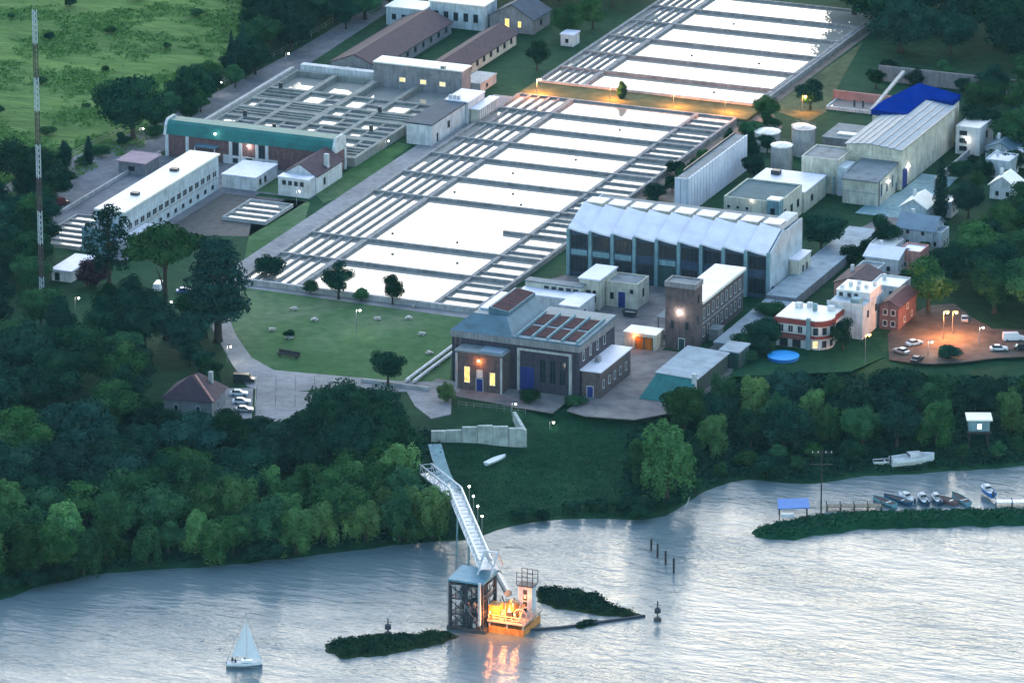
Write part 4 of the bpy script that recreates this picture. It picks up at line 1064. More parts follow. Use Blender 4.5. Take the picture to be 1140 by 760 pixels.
    MB().box(X0+4.6, X0+7.8, Y0+6.2, Y0+8.6, 3.0, 9.4).build('stair_tower', 'truss', r)
    for k in range(4): win(r, 'f', X0+6.2, 3.6+k*1.4, .9, .8, Y0+6.2, 'darkframe')
    T0, T1, U0, U1 = X0+4.3, X0+8.1, Y0+5.8, Y0+9
    MB().box(T0, T1, U0, U1, 9.4, 9.65).build('top_deck', 'darksteel', r)
    for k in range(4):
        x = T0+(T1-T0)*k/3
        for y in (U0+.05, U1-.05): MB().bar((x, y, 9.65), (x, y, 12.6), .14, .14).build('rail_post', 'darksteel', r)
    for z in (10.6, 11.6, 12.6):
        for y in (U0+.05, U1-.05): MB().bar((T0, y, z), (T1, y, z), .1, .1).build('rail', 'darksteel', r)
    rp = random.Random(8)
    for q in range(16):
        x, y = rp.uniform(X0, X1-1), rp.uniform(Y0, Y1-2); hz = rp.uniform(1.5, 4.5)
        MB().tube((x, y, 3.0), (x+rp.choice((-1, 0, 0, 1))*rp.uniform(.6, 2), y+rp.choice((0, 1))*rp.uniform(.5, 2), 3.0+hz), rp.uniform(.09, .22)).build('pipe', rp.choice(('paleorange', 'glowtintsteel', 'darksteel')), r)
    for q in range(5):
        x, y = rp.uniform(X0+.3, X1-2.2), rp.uniform(Y0+.4, Y1-3)
        MB().box(x, x+rp.uniform(.8, 1.8), y, y+rp.uniform(.8, 1.6), 3.0, 3.0+rp.uniform(.8, 2.2)).build('winch_box', rp.choice(('paleorange', 'darksteel')), r)
    for q in range(2):
        b = MB(); c = Vector((X1-1.2+q*.9, Y0+1.0+q*1.2, 4.6)); n = 14
        for k in range(n):
            a0, a1 = 2*math.pi*k/n, 2*math.pi*(k+1)/n
            b.tube(c+Vector((1.5*math.cos(a0), 0, 1.5*math.sin(a0))), c+Vector((1.5*math.cos(a1), 0, 1.5*math.sin(a1))), .13, n=5)
        b.build('hoop', 'paleorange', r)
    for x, y in ((X0+1.0, Y0-1.6), (X0+3.9, Y0-1.4), (X0+6.6, Y0-.9), (X0+4.2, Y0+1.8)):
        MB().tube((x, y+1.5, 3.0), (x, y, 5.2), .07).build('lamp_bracket', 'darksteel', r)
        bulb(r, (x, y, 5.4), 'o', 620, .16, 'floodlight')
M['seam_blue'] = plain('light_blue_roof', (.10, .25, .34), .6, .15, .5, streak=False)
tower()
r = thing('floating_pipe', 'dark floating pipe trailing from the intake tower towards the channel marker', 'pipe', tuple(G(585,701,.15)))
o = G(585,701,.15); pts = [G(585,701,.2), G(625,698,.2), G(668,692,.2), G(718,685,.2)]
for a, b in zip(pts, pts[1:]): MB().tube(a-o, b-o, .35, n=8).build('pipe_length', 'darksteel', r)
# signal markers and mooring piles
def marker(px, py, h, label):
    r = thing('channel_marker', label, 'marker', tuple(G(px, py, 0)), 'channel markers in the river')
    MB().tube((0,0,-2), (0,0,h), .16).build('pole', 'darksteel', r)
    MB().lathe((0,0,h*.55), [(.75,-.7), (.75,.2), (.3,.5)], 8).build('topmark', 'darksteel', r)
    MB().lathe((0,0,0), [(.9,-.6), (.9,.5), (.3,.8)], 10).build('float', 'darkcon', r)
    MB().bar((-.9,0,h*.8), (.9,0,h*.8), .1, .1).build('cross_arm', 'darksteel', r)
marker(732, 690, 4.6, 'dark marker post at the end of the floating pipe'); marker(432, 706, 3.8, 'slender marker post behind the left raft of water weed')
M['wood'] = plain('wet_timber', (.05, .045, .045), .9, .3, 1.5)
for (px, py, h), lab in zip(((725,612,2.8), (732,620,3.4), (741,628,3.4), (750,637,3.6)), ('first and farthest of four timber piles standing in the river', 'second timber pile from the bank in the row of four', 'third timber pile from the bank in the row of four', 'fourth and nearest of four timber piles standing in the river')):
    tag(MB().lathe((0,0,0), [(.26,-2), (.26,h-.2), (.1,h)], 8).build('mooring_pile', 'wood', None, tuple(G(px, py, 0))), lab, 'pile', 'mooring piles in the river')
r = thing('leaning_pole', 'thin pale bent pole leaning over the water at the bank edge above the piles', 'pole', tuple(T(742, 582)))
MB().tube((0,0,0), (3, 3.5, 2.0), .12).build('pole', 'palecon', r); MB().tube((3,3.5,2.0), (4, 4.5, 5.5), .1).build('pole_tip', 'palecon', r)

# ------------------------------------------------------------------ boats
M['hull_white'] = plain('white_boat_hull', (.75, .80, .84), .4, .1, 1, streak=False)
M['hull_blue'] = plain('blue_boat_hull', (.03, .10, .18), .4, .15, 1, streak=False)
M['hull_teal'] = plain('teal_boat_hull', (.22, .40, .45), .5, .15, 1, streak=False)
M['hull_red'] = plain('faded_red_hull', (.30, .16, .15), .5, .15, 1, streak=False)
M['sail'] = plain('white_sailcloth', (.78, .80, .84), .8, .05, .4, streak=False)
M['cover'] = plain('bright_blue_cover', (.02, .16, .48), .6, .12, .6, streak=False)
def hullmesh(l, w, h, n=9):
    """boat hull with its bow at +y"""
    m = MB(); rows = []
    for k in range(n):
        t = k/(n-1); y = -l/2+l*t
        hw = w/2*(.82+.18*math.sin(min(1, t*2)*math.pi/2))*(1-max(0, (t-.45)/.55)**2.2*.97)
        z1 = h*(.82+.22*t*t); kz = -.35*h*(1-max(0, t-.7)*2.2)
        rows.append([(-hw, y, z1), (-hw*.93, y, z1*.5), (-hw*.55, y, kz*.6), (0, y, kz), (hw*.55, y, kz*.6), (hw*.93, y, z1*.5), (hw, y, z1)])
    vs = [p for r_ in rows for p in r_]; fs = []
    for k in range(n-1):
        for j in range(6): a = k*7+j; fs.append((a, a+1, a+8, a+7))
    fs.append(tuple(range(6, -1, -1)))
    m.add(vs, fs)
    return m, rows
def boat(p, l, w, h, rz, label, hull, kind, group='small boats moored behind the grassy spit'):
    r = thing('motor_boat' if kind == 'motor' else 'rowing_boat', label, 'boat', tuple(p), group, rz)
    m, rows = hullmesh(l, w, h); m.build('hull', hull, r, smooth=False)
    d = MB(); vs = [(x*.93, y, z-.16) for rr in rows for x, y, z in (rr[0], rr[6])]
    d.add(vs, [(2*k, 2*k+1, 2*k+3, 2*k+2) for k in range(len(rows)-1)]); d.build('deck', 'white' if kind == 'motor' else 'wood', r)
    if kind == 'motor':
        MB().prism([(-w*.3,-l*.1), (w*.3,-l*.1), (w*.24,l*.18), (-w*.24,l*.18)], h*.8, h*.8+.9).build('cabin', 'white', r)
        MB().add([(-w*.28,l*.03,h*.8+.2),(w*.28,l*.03,h*.8+.2),(w*.27,l*.0,h*.8+.75),(-w*.27,l*.0,h*.8+.75)], [(0,1,2,3)])
        MB().box(-w*.29, w*.29, -l*.1-.04, -l*.1, h*.8+.25, h*.8+.75).build('windscreen', 'glass', r)
        MB().box(-.22, .22, -l/2-.35, -l/2, .1, h+.35).build('outboard_motor', 'darkframe', r)
    else:
        for y in (-l*.2, l*.08): MB().box(-w*.4, w*.4, y-.14, y+.14, h*.62, h*.7).build('thwart', 'hull_white', r)
    return r
RZ = PH+R(20)
for px, py, l, w, rz, hull, kind, lab in (
    (984,560,7.5,2.3,RZ+.35,'hull_teal','row','teal rowing boat moored leftmost behind the spit'),
    (999,558,8,2.0,RZ+.5,'hull_blue','row','long dark blue boat lying aslant second from the left'),
    (1009,556,6.5,2.2,RZ+.2,'hull_white','motor','white edged motor boat beside the long dark boat'),
    (1027,557,6.8,2.3,RZ-.1,'hull_blue','motor','blue motor boat with a white cabin in the middle of the row'),
    (1042,557,6.2,2.0,RZ-.1,'hull_blue','motor','small dark motor boat right of the blue motor boat'),
    (1055,559,5.0,2.2,RZ+.5,'hull_red','row','faded reddish rowing boat with its bow turned left'),
    (1069,557,8.0,2.2,RZ+.1,'hull_teal','row','long teal boat beside the faded reddish rowing boat')):
    boat(G(px, py, .15), l, w, 1.1, rz, lab, hull, kind)
boat(G(1099,548,1.0), 6.5, 2.4, 1.2, RZ, 'white boat under a bright blue cover on the jetty', 'cover', 'motor')
boat(G(1016,514,1.2), 11, 4.2, 1.8, -R(50), 'large pale launch laid up under the shore trees', 'hull_white', 'motor', 'boats laid up on the shore')
boat(G(993,515,1.0), 9, 2.4, 1.0, -R(60), 'narrow pale skiff laid up left of the large pale launch', 'hull_white', 'row', 'boats laid up on the shore')
p = T(552, 514)
r = thing('white_canoe', 'white canoe lying alone on the dark grassy bank', 'boat', (p.x, p.y, p.z+.3), None, PH+R(-38))
m, rows = hullmesh(7.5, 2.0, .7); m.build('hull', 'hull_white', r)
MB().add([(x*.96, y, z-.03) for rr in rows for x, y, z in (rr[0], rr[6])], [(2*k, 2*k+1, 2*k+3, 2*k+2) for k in range(len(rows)-1)]).build('cover', 'sail', r)
# sailing boat
r = thing('sailing_boat', 'small white sailing boat with two raised sails on the open river', 'sailboat', tuple(G(272, 741, .1)), None, 0)
SB = r; ang = PH-R(90)
m, rows = hullmesh(7.8, 2.5, 1.15); m.rotz(ang).build('hull', 'hull_white', r)
m, _ = hullmesh(7.86, 2.54, .42); m.rotz(ang).build('hull_stripe', 'hull_blue', r)
d = MB().add([(x*.95, y, z-.12) for rr in rows for x, y, z in (rr[0], rr[6])], [(2*k, 2*k+1, 2*k+3, 2*k+2) for k in range(len(rows)-1)]); d.rotz(ang).build('deck', 'white', r)
MB().prism([(-.75,-.6), (.75,-.6), (.55,1.8), (-.55,1.8)], 1.0, 1.5).rotz(ang).build('cabin', 'hull_white', r)
MB().tube((0,.6,1), (0,.6,12.6), .09, .05).rotz(ang).build('mast', 'truss', r)
MB().tube((0,.6,2.2), (.5,-3.0,2.3), .06).rotz(ang).build('boom', 'truss', r)
def sailmesh(a, b, c, belly, n=7):
    a, b, c = Vector(a), Vector(b), Vector(c); nrm = (b-a).cross(c-a).normalized(); vs, fs = [], []
    for i in range(n+1):
        for j in range(n+1-i):
            u, v = i/n, j/n; w = 1-u-v
            vs.append(a*w+b*u+c*v+nrm*belly*(27*u*v*w*.6+4*w*u*.25))
    idx = lambda i, j: sum(n+1-q for q in range(i))+j
    for i in range(n):
        for j in range(n-i):
            fs.append((idx(i,j), idx(i+1,j), idx(i,j+1)))
            if j < n-i-1: fs.append((idx(i+1,j), idx(i+1,j+1), idx(i,j+1)))
    return MB().add(vs, fs)
sailmesh((0,.5,2.35), (.5,-2.9,2.45), (0,.55,10.4), .5).rotz(ang).build('mainsail', 'sail', r, smooth=True)
sailmesh((0,3.8,1.4), (.5,.7,1.9), (0,.75,9.8), .5).rotz(ang).build('jib', 'sail', r, smooth=True)
MB().tube((0,3.85,1.3), (0,.6,12.3), .03).rotz(ang).build('forestay', 'steel', r); MB().tube((0,-3.8,1.3), (0,.6,12.4), .03).rotz(ang).build('backstay', 'steel', r)
MB().box(-.5,.5,-3.95,-3.8,-.2,1.2).rotz(ang).build('rudder', 'hull_blue', r)
# people
def person(loc, rz, label, coat, legs, seated=True, group=None):
    r = thing('person', label, 'person', loc, group, rz)
    J = {}
    if seated:
        P = [(0,0,.50), (0,.02,.75), (0,.05,1.02), (0,.06,1.12), (0,.08,1.22), (0,.08,1.36),
             (.11,.02,.50), (.13,.44,.52), (.13,.50,.08), (.13,.64,.04), (-.11,.02,.50), (-.13,.44,.52), (-.13,.50,.08), (-.13,.64,.04),
             (.2,.05,1.02), (.27,.06,.78), (.2,.30,.64), (.18,.38,.62), (-.2,.05,1.02), (-.27,.06,.78), (-.2,.30,.64), (-.18,.38,.62)]
    else:
        P = [(0,0,.92), (0,.01,1.15), (0,.0,1.42), (0,.01,1.5), (0,.03,1.58), (0,.03,1.72),
             (.1,0,.9), (.12,.03,.48), (.13,-.01,.08), (.13,.15,.04), (-.1,0,.9), (-.12,.03,.48), (-.13,-.01,.08), (-.13,.15,.04),
             (.2,0,1.42), (.25,.0,1.14), (.25,.1,.9), (.24,.13,.82), (-.2,0,1.42), (-.25,0,1.14), (-.25,.1,.9), (-.24,.13,.82)]
    E = [(0,1),(1,2),(2,3),(3,4),(4,5),(0,6),(6,7),(7,8),(8,9),(0,10),(10,11),(11,12),(12,13),(2,14),(14,15),(15,16),(16,17),(2,18),(18,19),(19,20),(20,21)]
    rad = [.17,.15,.17,.07,.09,.10,.10,.075,.05,.04,.10,.075,.05,.04,.07,.055,.045,.04,.07,.055,.045,.04]
    me = bpy.data.meshes.new('body'); me.from_pydata(P, E, []); me.materials.append(M[coat])
    o = link('body', me, r); sk = o.modifiers.new('skin', 'SKIN'); o.modifiers.new('smooth', 'SUBSURF').levels = 1
    for v, q in zip(me.skin_vertices[0].data, rad): v.radius = (q, q)
    me.skin_vertices[0].data[0].use_root = True
    h = P[5]
    MB().lathe((h[0], h[1]+.02, h[2]-.12), [(.05,-.1), (.09,-.02), (.1,.08), (.08,.17), (.02,.2)], 10).build('head', 'skin', r, smooth=True)
    MB().lathe((h[0], h[1]-.02, h[2]-.06), [(.105,-.02), (.11,.06), (.08,.15), (.02,.165)], 10).build('hair', 'darkframe', r, smooth=True)
M['skin'] = plain('skin', (.42, .26, .19), .6, .1, 3, streak=False)
M['coat_dark'] = plain('dark_jacket', (.03, .035, .06), .9, .2, 3, streak=False)
M['coat_blue'] = plain('blue_jacket', (.04, .09, .2), .9, .2, 3, streak=False)
for (dx, dy), c, lab in (((-.55,-2.6), 'coat_dark', 'person in a dark jacket seated at the stern of the white sailing boat'), ((.5,-1.9), 'coat_dark', 'person in a dark jacket seated nearer the middle of the white sailing boat'), ((-.5,.1), 'coat_blue', 'person in a blue jacket seated by the mast of the white sailing boat')):
    v = Vector((dx*math.cos(ang)-dy*math.sin(ang), dx*math.sin(ang)+dy*math.cos(ang), .62))
    person(tuple(Vector(SB.location)+v), ang+(R(-90) if dx < 0 else R(90)), lab, c, c, True, 'crew of the sailing boat')

# ------------------------------------------------------------------ spit with its shelter and jetty
def mound(name, px, hgt, mat, z=0, seed=0, step=1.1, rough=.5):
    """low land or weed mat rising from the water, outline in photograph points"""
    P = [G(a, b, z).xy for a, b in px]
    xs = [p.x for p in P]; ys = [p.y for p in P]
    def inside(x, y):
        c = False; j = len(P)-1
        for i in range(len(P)):
            if (P[i].y > y) != (P[j].y > y) and x < (P[j].x-P[i].x)*(y-P[i].y)/(P[j].y-P[i].y)+P[i].x: c = not c
            j = i
        return c
    def dist(x, y):
        q = Vector((x, y)); d = 1e9
        for i in range(len(P)):
            a, b = P[i], P[(i+1) % len(P)]; ab_ = b-a; t = min(1, max(0, (q-a).dot(ab_)/max(1e-6, ab_.length_squared)))
            d = min(d, (q-a-ab_*t).length)
        return d
    x0, x1, y0, y1 = min(xs)-2, max(xs)+2, min(ys)-2, max(ys)+2
    nx, ny = int((x1-x0)/step)+1, int((y1-y0)/step)+1
    H = {}
    for i in range(nx):
        for j in range(ny):
            x, y = x0+i*step, y0+j*step
            d = dist(x, y)*(1 if inside(x, y) else -1)
            nz = mnoise.noise((x*.35+seed, y*.35, 2.0))
            d += 1.4*nz
            H[i, j] = (x, y, z-.5+.5*smooth((d+1)/1)+hgt*smooth(d/2.6)*(1+rough*mnoise.noise((x*.6, y*.6, seed))), d)
    vs, ids, fs = [], {}, []
    for i in range(nx-1):
        for j in range(ny-1):
            c = [(i,j), (i+1,j), (i+1,j+1), (i,j+1)]
            if max(H[k][3] for k in c) < -1: continue
            f = []
            for k in c:
                if k not in ids: ids[k] = len(vs); vs.append(H[k][:3])
                f.append(ids[k])
            fs.append(tuple(f))
    o = MB().add(vs, fs).build(name, mat, smooth=True)
    return o, [v for v in vs if v[2] > z+hgt*.35]
spit, SPIT_V = mound('spit_land', [(833,592),(845,600),(880,601),(920,595),(960,589),(1050,587),(1140,585),(1230,583),(1230,563),(1140,567),(1050,569),(960,571),(900,575),(860,583)], 1.3, 'bank', 0, 3, 1.4)
struct(spit)
r = thing('blue_roofed_shelter', 'small shelter with a bright blue roof on the tip of the spit', 'shelter', tuple(G(868, 577, 1.0)), None, PH)
for x, y in ((0,0), (6.4,0), (0,4), (6.4,4)): MB().box(x-.09, x+.09, y-.09, y+.09, -.5, 2.6+.0*y).build('post', 'wood', r)
MB().add([(-.4,-.5,2.5),(6.9,-.5,2.7),(6.9,4.6,3.3),(-.4,4.6,3.1),(-.4,-.5,2.65),(6.9,-.5,2.85),(6.9,4.6,3.45),(-.4,4.6,3.25)], [(3,2,1,0),(4,5,6,7),(0,1,5,4),(1,2,6,5),(2,3,7,6),(3,0,4,7)]).build('roof', 'cover', r)
MB().box(.5, 3.4, .8, 1.9, 0, .8).build('bench', 'hull_white', r)
r = thing('timber_jetty', 'low timber jetty between the blue roofed shelter and the boats', 'jetty', tuple(G(920, 566, .6)), None, PH+R(2))
for k in range(14): MB().box(k*.95, k*.95+.88, 0, 2.2, .2, .38).build('plank', 'deckwood', r) if 'deckwood' in M else (M.__setitem__('deckwood', plain('weathered_planks', (.22, .19, .15), .9, .25, 1.2)), MB().box(k*.95, k*.95+.88, 0, 2.2, .2, .38).build('plank', 'deckwood', r))
for k in range(5):
    for y in (.1, 2.1): MB().tube((k*3.2+.2, y, -2), (k*3.2+.2, y, 1.0), .12).build('pile', 'wood', r)
r = thing('pale_jetty', 'pale landing stage at the right end of the spit', 'jetty', tuple(G(1108, 561, .5)), None, PH)
for k in range(12): MB().box(k*1.0, k*1.0+.93, 0, 2.0, .3, .5).build('plank', 'hull_white', r)
for k in range(4):
    for y in (.1, 1.9): MB().tube((k*3.8+.2, y, -2), (k*3.8+.2, y, .9), .12).build('pile', 'wood', r)
r = thing('utility_pole', 'dark utility pole with two cross arms rising from the spit beside the jetty', 'pole', tuple(G(914, 569, 1.0)), None, PH)
MB().tube((0,0,-1), (0,0,15), .2, .14).build('pole', 'wood', r)
for z in (14.4, 11.6): MB().bar((-2.6,0,z), (2.6,0,z), .18, .18).build('cross_arm', 'wood', r)
for x in (-2.2, -.9, .9, 2.2): MB().lathe((x,0,14.5), [(.09,0), (.12,.2), (.06,.4)], 6).build('insulator', 'white', r)

# water weed rafts near the tower
M['weed'] = groundmat('water_weed', [(.3, (.010, .028, .012)), (.5, (.018, .045, .018)), (.7, (.03, .06, .025))], .8, g2, .1)
WEED_V = []
for i, (px, lab, h) in enumerate((([(362,716),(375,711),(430,706),(490,703),(516,707),(500,714),(470,722),(420,730),(380,733),(366,727)], 'long raft of dark water weed left of the intake tower', .9),
                  ([(593,656),(610,653),(645,656),(665,662),(690,676),(718,684),(700,688),(660,684),(620,677),(600,670)], 'broad raft of dark water weed right of the intake tower', .9),
                  ([(636,697),(652,690),(668,690),(664,696),(648,699)], 'small clump of water weed caught on the floating pipe', .5))):
    o, v = mound('water_weed_raft', px, h, 'weed', 0, 7+i*5, .7, .8)
    tag(o, lab, 'weed raft', 'rafts of water weed in the river'); WEED_V.append((o, v))

# ------------------------------------------------------------------ radio mast
r = thing('radio_mast', 'tall slender lattice mast banded red and white above the left hand trees', 'mast', tuple(G(47, 345)), None, PH)
M['mast_white'] = plain('mast_white_paint', (.5, .55, .6), .6, .1, 1); M['mast_red'] = plain('mast_red_paint', (.10, .07, .08), .6, .1, 1)
band = 8.75
for k in range(9):
    z0, mt = k*band, ('mast_white' if k % 2 == 0 else 'mast_red')
    m = MB(); w = .62
    cs = [(w*math.cos(a), w*math.sin(a)) for a in (.5, .5+2.094, .5+4.189)]
    for i in range(3):
        x, y = cs[i]; x2, y2 = cs[(i+1) % 3]
        m.tube((x, y, z0), (x, y, z0+band), .13, n=5)
        for q in range(6):
            za, zb = z0+band*q/6, z0+band*(q+1)/6
            m.tube((x, y, za), (x2, y2, zb), .07, n=4)
    m.build('mast_section', mt, r)
MB().tube((0,0,9*band), (0,0,9*band+3), .06).build('aerial', 'steel', r)
MB().box(-1.4, 1.4, -1.4, 1.4, -.3, .4).build('base', 'palecon', r)

# ------------------------------------------------------------------ pool, parked cars, garden things
p = G(872, 399)
r = thing('round_pool', 'round bright blue garden pool in front of the red and white house', 'pool', tuple(p))
MB().lathe((0,0,0), [(3.9,-.2), (3.9,.75)], 28).build('pool_wall', 'cover', r)
MB().lathe((0,0,0), [(3.6,.76), (3.6,.86)], 28).build('pool_cover', 'pool_blue', r) if 'pool_blue' in M else (M.__setitem__('pool_blue', plain('pool_cover_blue', (.02, .36, .85), .5, .06, .5, streak=False)), MB().lathe((0,0,0), [(3.6,.76), (3.6,.86)], 28).build('pool_cover', 'pool_blue', r))
b = MB()
for k in range(28):
    a0, a1 = 2*math.pi*k/28, 2*math.pi*(k+1)/28
    b.add([(3.6*math.cos(a0),3.6*math.sin(a0),.9),(4.0*math.cos(a0),4.0*math.sin(a0),.9),(4.0*math.cos(a1),4.0*math.sin(a1),.9),(3.6*math.cos(a1),3.6*math.sin(a1),.9)], [(0,1,2,3)])
b.build('pool_rim', 'pool_blue', r)
M['car_white'] = plain('white_car_paint', (.66, .70, .74), .3, .05, .3, streak=False, spec=.5)
M['car_silver'] = plain('silver_car_paint', (.42, .45, .48), .3, .05, .3, .5, streak=False, spec=.5)
M['car_dark'] = plain('dark_car_paint', (.03, .035, .045), .3, .1, .3, streak=False, spec=.5)
M['car_blue'] = plain('blue_car_paint', (.03, .12, .36), .3, .1, .3, streak=False, spec=.5)
M['car_red'] = plain('maroon_car_paint', (.12, .02, .03), .3, .1, .3, streak=False, spec=.5)
M['tyre'] = plain('tyre_rubber', (.02, .02, .022), .9, .1, 1, streak=False)
M['headlamp'] = plain('headlamp_glass', (.7, .7, .68), .2, .05, 1, streak=False)
M['taillamp'] = plain('tail_lamp', (.3, .02, .02), .3, .05, 1, streak=False)
def car(p, rz, label, paint, kind='car', group='cars parked'):
    r = thing('parked_van' if kind == 'van' else 'parked_car', label, kind, tuple(p), group, rz)
    l, w = (5.4, 1.95) if kind == 'van' else (4.4, 1.75)
    if kind == 'van': side = [(-l/2,.35), (l/2,.35), (l/2,.95), (l/2-.25,1.1), (l/2-.9,1.2), (-l/2,1.2)]; cab = [(-l/2+.02,1.2), (l/2-.9,1.2), (l/2-1.5,2.1), (-l/2+.1,2.15)]
    else: side = [(-l/2,.35), (l/2,.35), (l/2,.7), (l/2-.2,.85), (l/2-1.2,.95), (-l/2+.4,.98), (-l/2,.9)]; cab = [(-l/2+.45,.96), (l/2-1.25,.94), (l/2-1.95,1.45), (-l/2+1.0,1.47)]
    MB().ext(side, -w/2, w/2, 'x').build('body', paint, r)
    MB().ext(cab, -w/2+.12, w/2-.12, 'x').build('windows', 'glass' if kind != 'van' else paint, r)
    zt = cab[2][1]
    MB().box(-w/2+.18, w/2-.18, cab[3][0]+.05, cab[2][0]-.05, zt, zt+.06).build('roof', paint, r)
    if kind == 'van': MB().add([(-w/2+.2,l/2-.98,1.3),(w/2-.2,l/2-.98,1.3),(w/2-.2,l/2-1.42,2.0),(-w/2+.2,l/2-1.42,2.0)], [(0,1,2,3)]).build('windscreen', 'glass', r)
    for sx in (-1, 1):
        for y in (-l*.31, l*.31):
            m = MB().lathe((0,0,0), [(.33,-.1), (.33,.1)], 12); m.v = [(z, y_, x) for x, y_, z in m.v]
            o = m.build('wheel', 'tyre', r, (sx*(w/2-.08), y, .33))
            m = MB().lathe((0,0,0), [(.18,-.11), (.18,.11)], 8); m.v = [(z, y_, x) for x, y_, z in m.v]; m.build('rim', 'steel', o)
        MB().box(sx*(w/2-.35)-.16, sx*(w/2-.35)+.16, l/2, l/2+.03, .6, .78).build('headlight', 'headlamp', r)
        MB().box(sx*(w/2-.3)-.14, sx*(w/2-.3)+.14, -l/2-.03, -l/2, .68, .85).build('tail_light', 'taillamp', r)
    return r
for px, py, rz, lab, paint, kind in (
    (1018,384,-.6,'white hatchback in the orange lit parking lot nearest the road','car_white','car'),
    (1003,393,1.2,'silver white car parked by the wall at the left edge of the parking lot','car_silver','car'),
    (1021,402,-.1,'dark car with a pale bonnet on the lower edge of the parking lot','car_dark','car'),
    (1112,390,-1.1,'white car parked at the right side of the parking lot','car_white','car'),
    (1128,379,-1.1,'white van parked behind the white car at the right side of the parking lot','car_white','van'),
    (1074,357,.3,'silver car under the trees at the top of the parking lot','car_silver','car'),
    (1138,389,-1.1,'dark car parked at the right edge of the parking lot','car_dark','car')):
    car(G(px, py), rz, lab, paint, kind, 'cars in the parking lot')
for px, py, rz, lab, paint, kind in (
    (266,440,-1.2,'pale blue car nearest the path in the car court','car_white','car'), (269,449,-1.2,'white car in the middle of the car court row','car_white','car'),
    (272,458,-1.2,'silver car at the lower end of the car court row','car_silver','car'), (272,425,-1.3,'dark van at the top of the car court','car_dark','van'),
    (177,322,.2,'white van on the drive behind the tall umbrella tree','car_white','van'), (206,326,-1.0,'blue car on the drive beside the cedar','car_blue','car'), (66,229,-.5,'maroon van parked beside the field road','car_red','van')):
    car(G(px, py), rz, lab, paint, kind, 'cars on the works drive')
# elevated hut on the shore, shore signs
r = thing('stilt_hut', 'stilt hut with a white roof and a lit window among the shore trees', 'hut', tuple(T(1078, 500)), None, PH)
for x, y in ((.3,.3), (4.7,.3), (.3,3.7), (4.7,3.7)): MB().box(x-.16, x+.16, y-.16, y+.16, -1, 4.6).build('post', 'wood', r)
MB().box(0, 5, 0, 4, 4.6, 7.4).build('wall', 'pillar', r); MB().box(-.6, 5.6, -.8, 4.8, 7.4, 7.75).build('roof', 'white_roof', r)
MB().box(-.4, 5.4, -1.2, 0, 4.4, 4.6).build('balcony', 'wood', r); win(r, 'f', 2.5, 5.2, 1.2, 1.4, 0, pane='lit_cool') if 'lit_cool' in M else (M.__setitem__('lit_cool', emit('cool_lit_window', (.65, .9, 1.0), 1.0)), win(r, 'f', 2.5, 5.2, 1.2, 1.4, 0, pane='lit_cool'))
r = thing('lawn_log_bench', 'dark long timber bench on the lower edge of the lawn', 'bench', tuple(G(308, 396)), None, PH-R(28))
MB().box(0, 6, 0, 1.2, .5, .8).build('seat', 'wood', r); MB().box(0, 6, 1.1, 1.3, .8, 1.6).build('backrest', 'wood', r)
for x in (.6, 5.4): MB().box(x-.2, x+.2, .1, 1.1, 0, .5).build('leg', 'wood', r)
# picnic tables scattered on the lawn
pt = None
for (px, py), lab in zip(((303,368), (327,345), (350,357), (420,356), (455,355), (470,373), (478,394), (462,342), (322,377)),
    ('by the cedar at the left edge of the lawn', 'below the round lawn tree at the back left', 'left of the lawn lamp', 'right of the lawn lamp', 'right of the middle of the lawn', 'near the engine house end of the lawn', 'beside the white pipes', 'in the back right corner of the lawn', 'just above the dark timber bench')):
    q = G(px, py)
    if pt is None:
        pt = thing('picnic_table', 'small pale picnic table '+lab, 'table', tuple(q), 'pale picnic tables on the lawn', PH)
        MB().box(-1, 1, -.5, .5, .74, .82).build('tabletop', 'palecon', pt); pt.scale = (.85, .85, .9)
        for s in (-1, 1):
            MB().box(-1, 1, s*.9-.18, s*.9+.18, .42, .5).build('bench', 'palecon', pt); MB().box(s*.7-.08, s*.7+.08, -1.0, 1.0, .3, .42).build('cross_beam', 'white', pt)
            for t in (-1, 1): MB().bar((s*.7, t*.8, 0), (s*.7, t*.25, .74), .1, .1).build('leg', 'white', pt)
    else: dup(pt, tuple(q), PH+px*.3, 'small pale picnic table '+lab)
# floats on the basins
fl = None
for (px, py), lab in zip(((437,260), (437,283), (509,270), (509,293), (571,193), (571,216), (690,145), (641,178), (770,62), (817,27), (845,71), (795,103), (580,228), (506,214)),
    ('in the big bright pane, left', 'in the pool below the big bright pane, left', 'in the big bright pane near its lower right', 'in the pool below the big bright pane, right', 'in the upper middle pool', 'in the pool just above the big bright pane', 'close under the lamp lit dam', 'second pool under the dam, middle', 'in the middle of the far basin', 'in the top of the far basin', 'right of the middle of the far basin', 'in the last pool before the dam', 'in the right of the big bright pane', 'at the top left of the big bright pane')):
    q = G(px, py, GZ+.75)
    if fl is None:
        fl = thing('level_float', 'small dark float '+lab, 'float', tuple(q), 'small dark floats on the basins')
        MB().lathe((0,0,0), [(.35,-.2), (.4,.15), (.15,.3)], 8).build('buoy', 'darkframe', fl); MB().tube((0,0,.2), (0,0,1.3), .05, n=5).build('stem', 'darkframe', fl)
    else: dup(fl, tuple(q), None, 'small dark float '+lab)

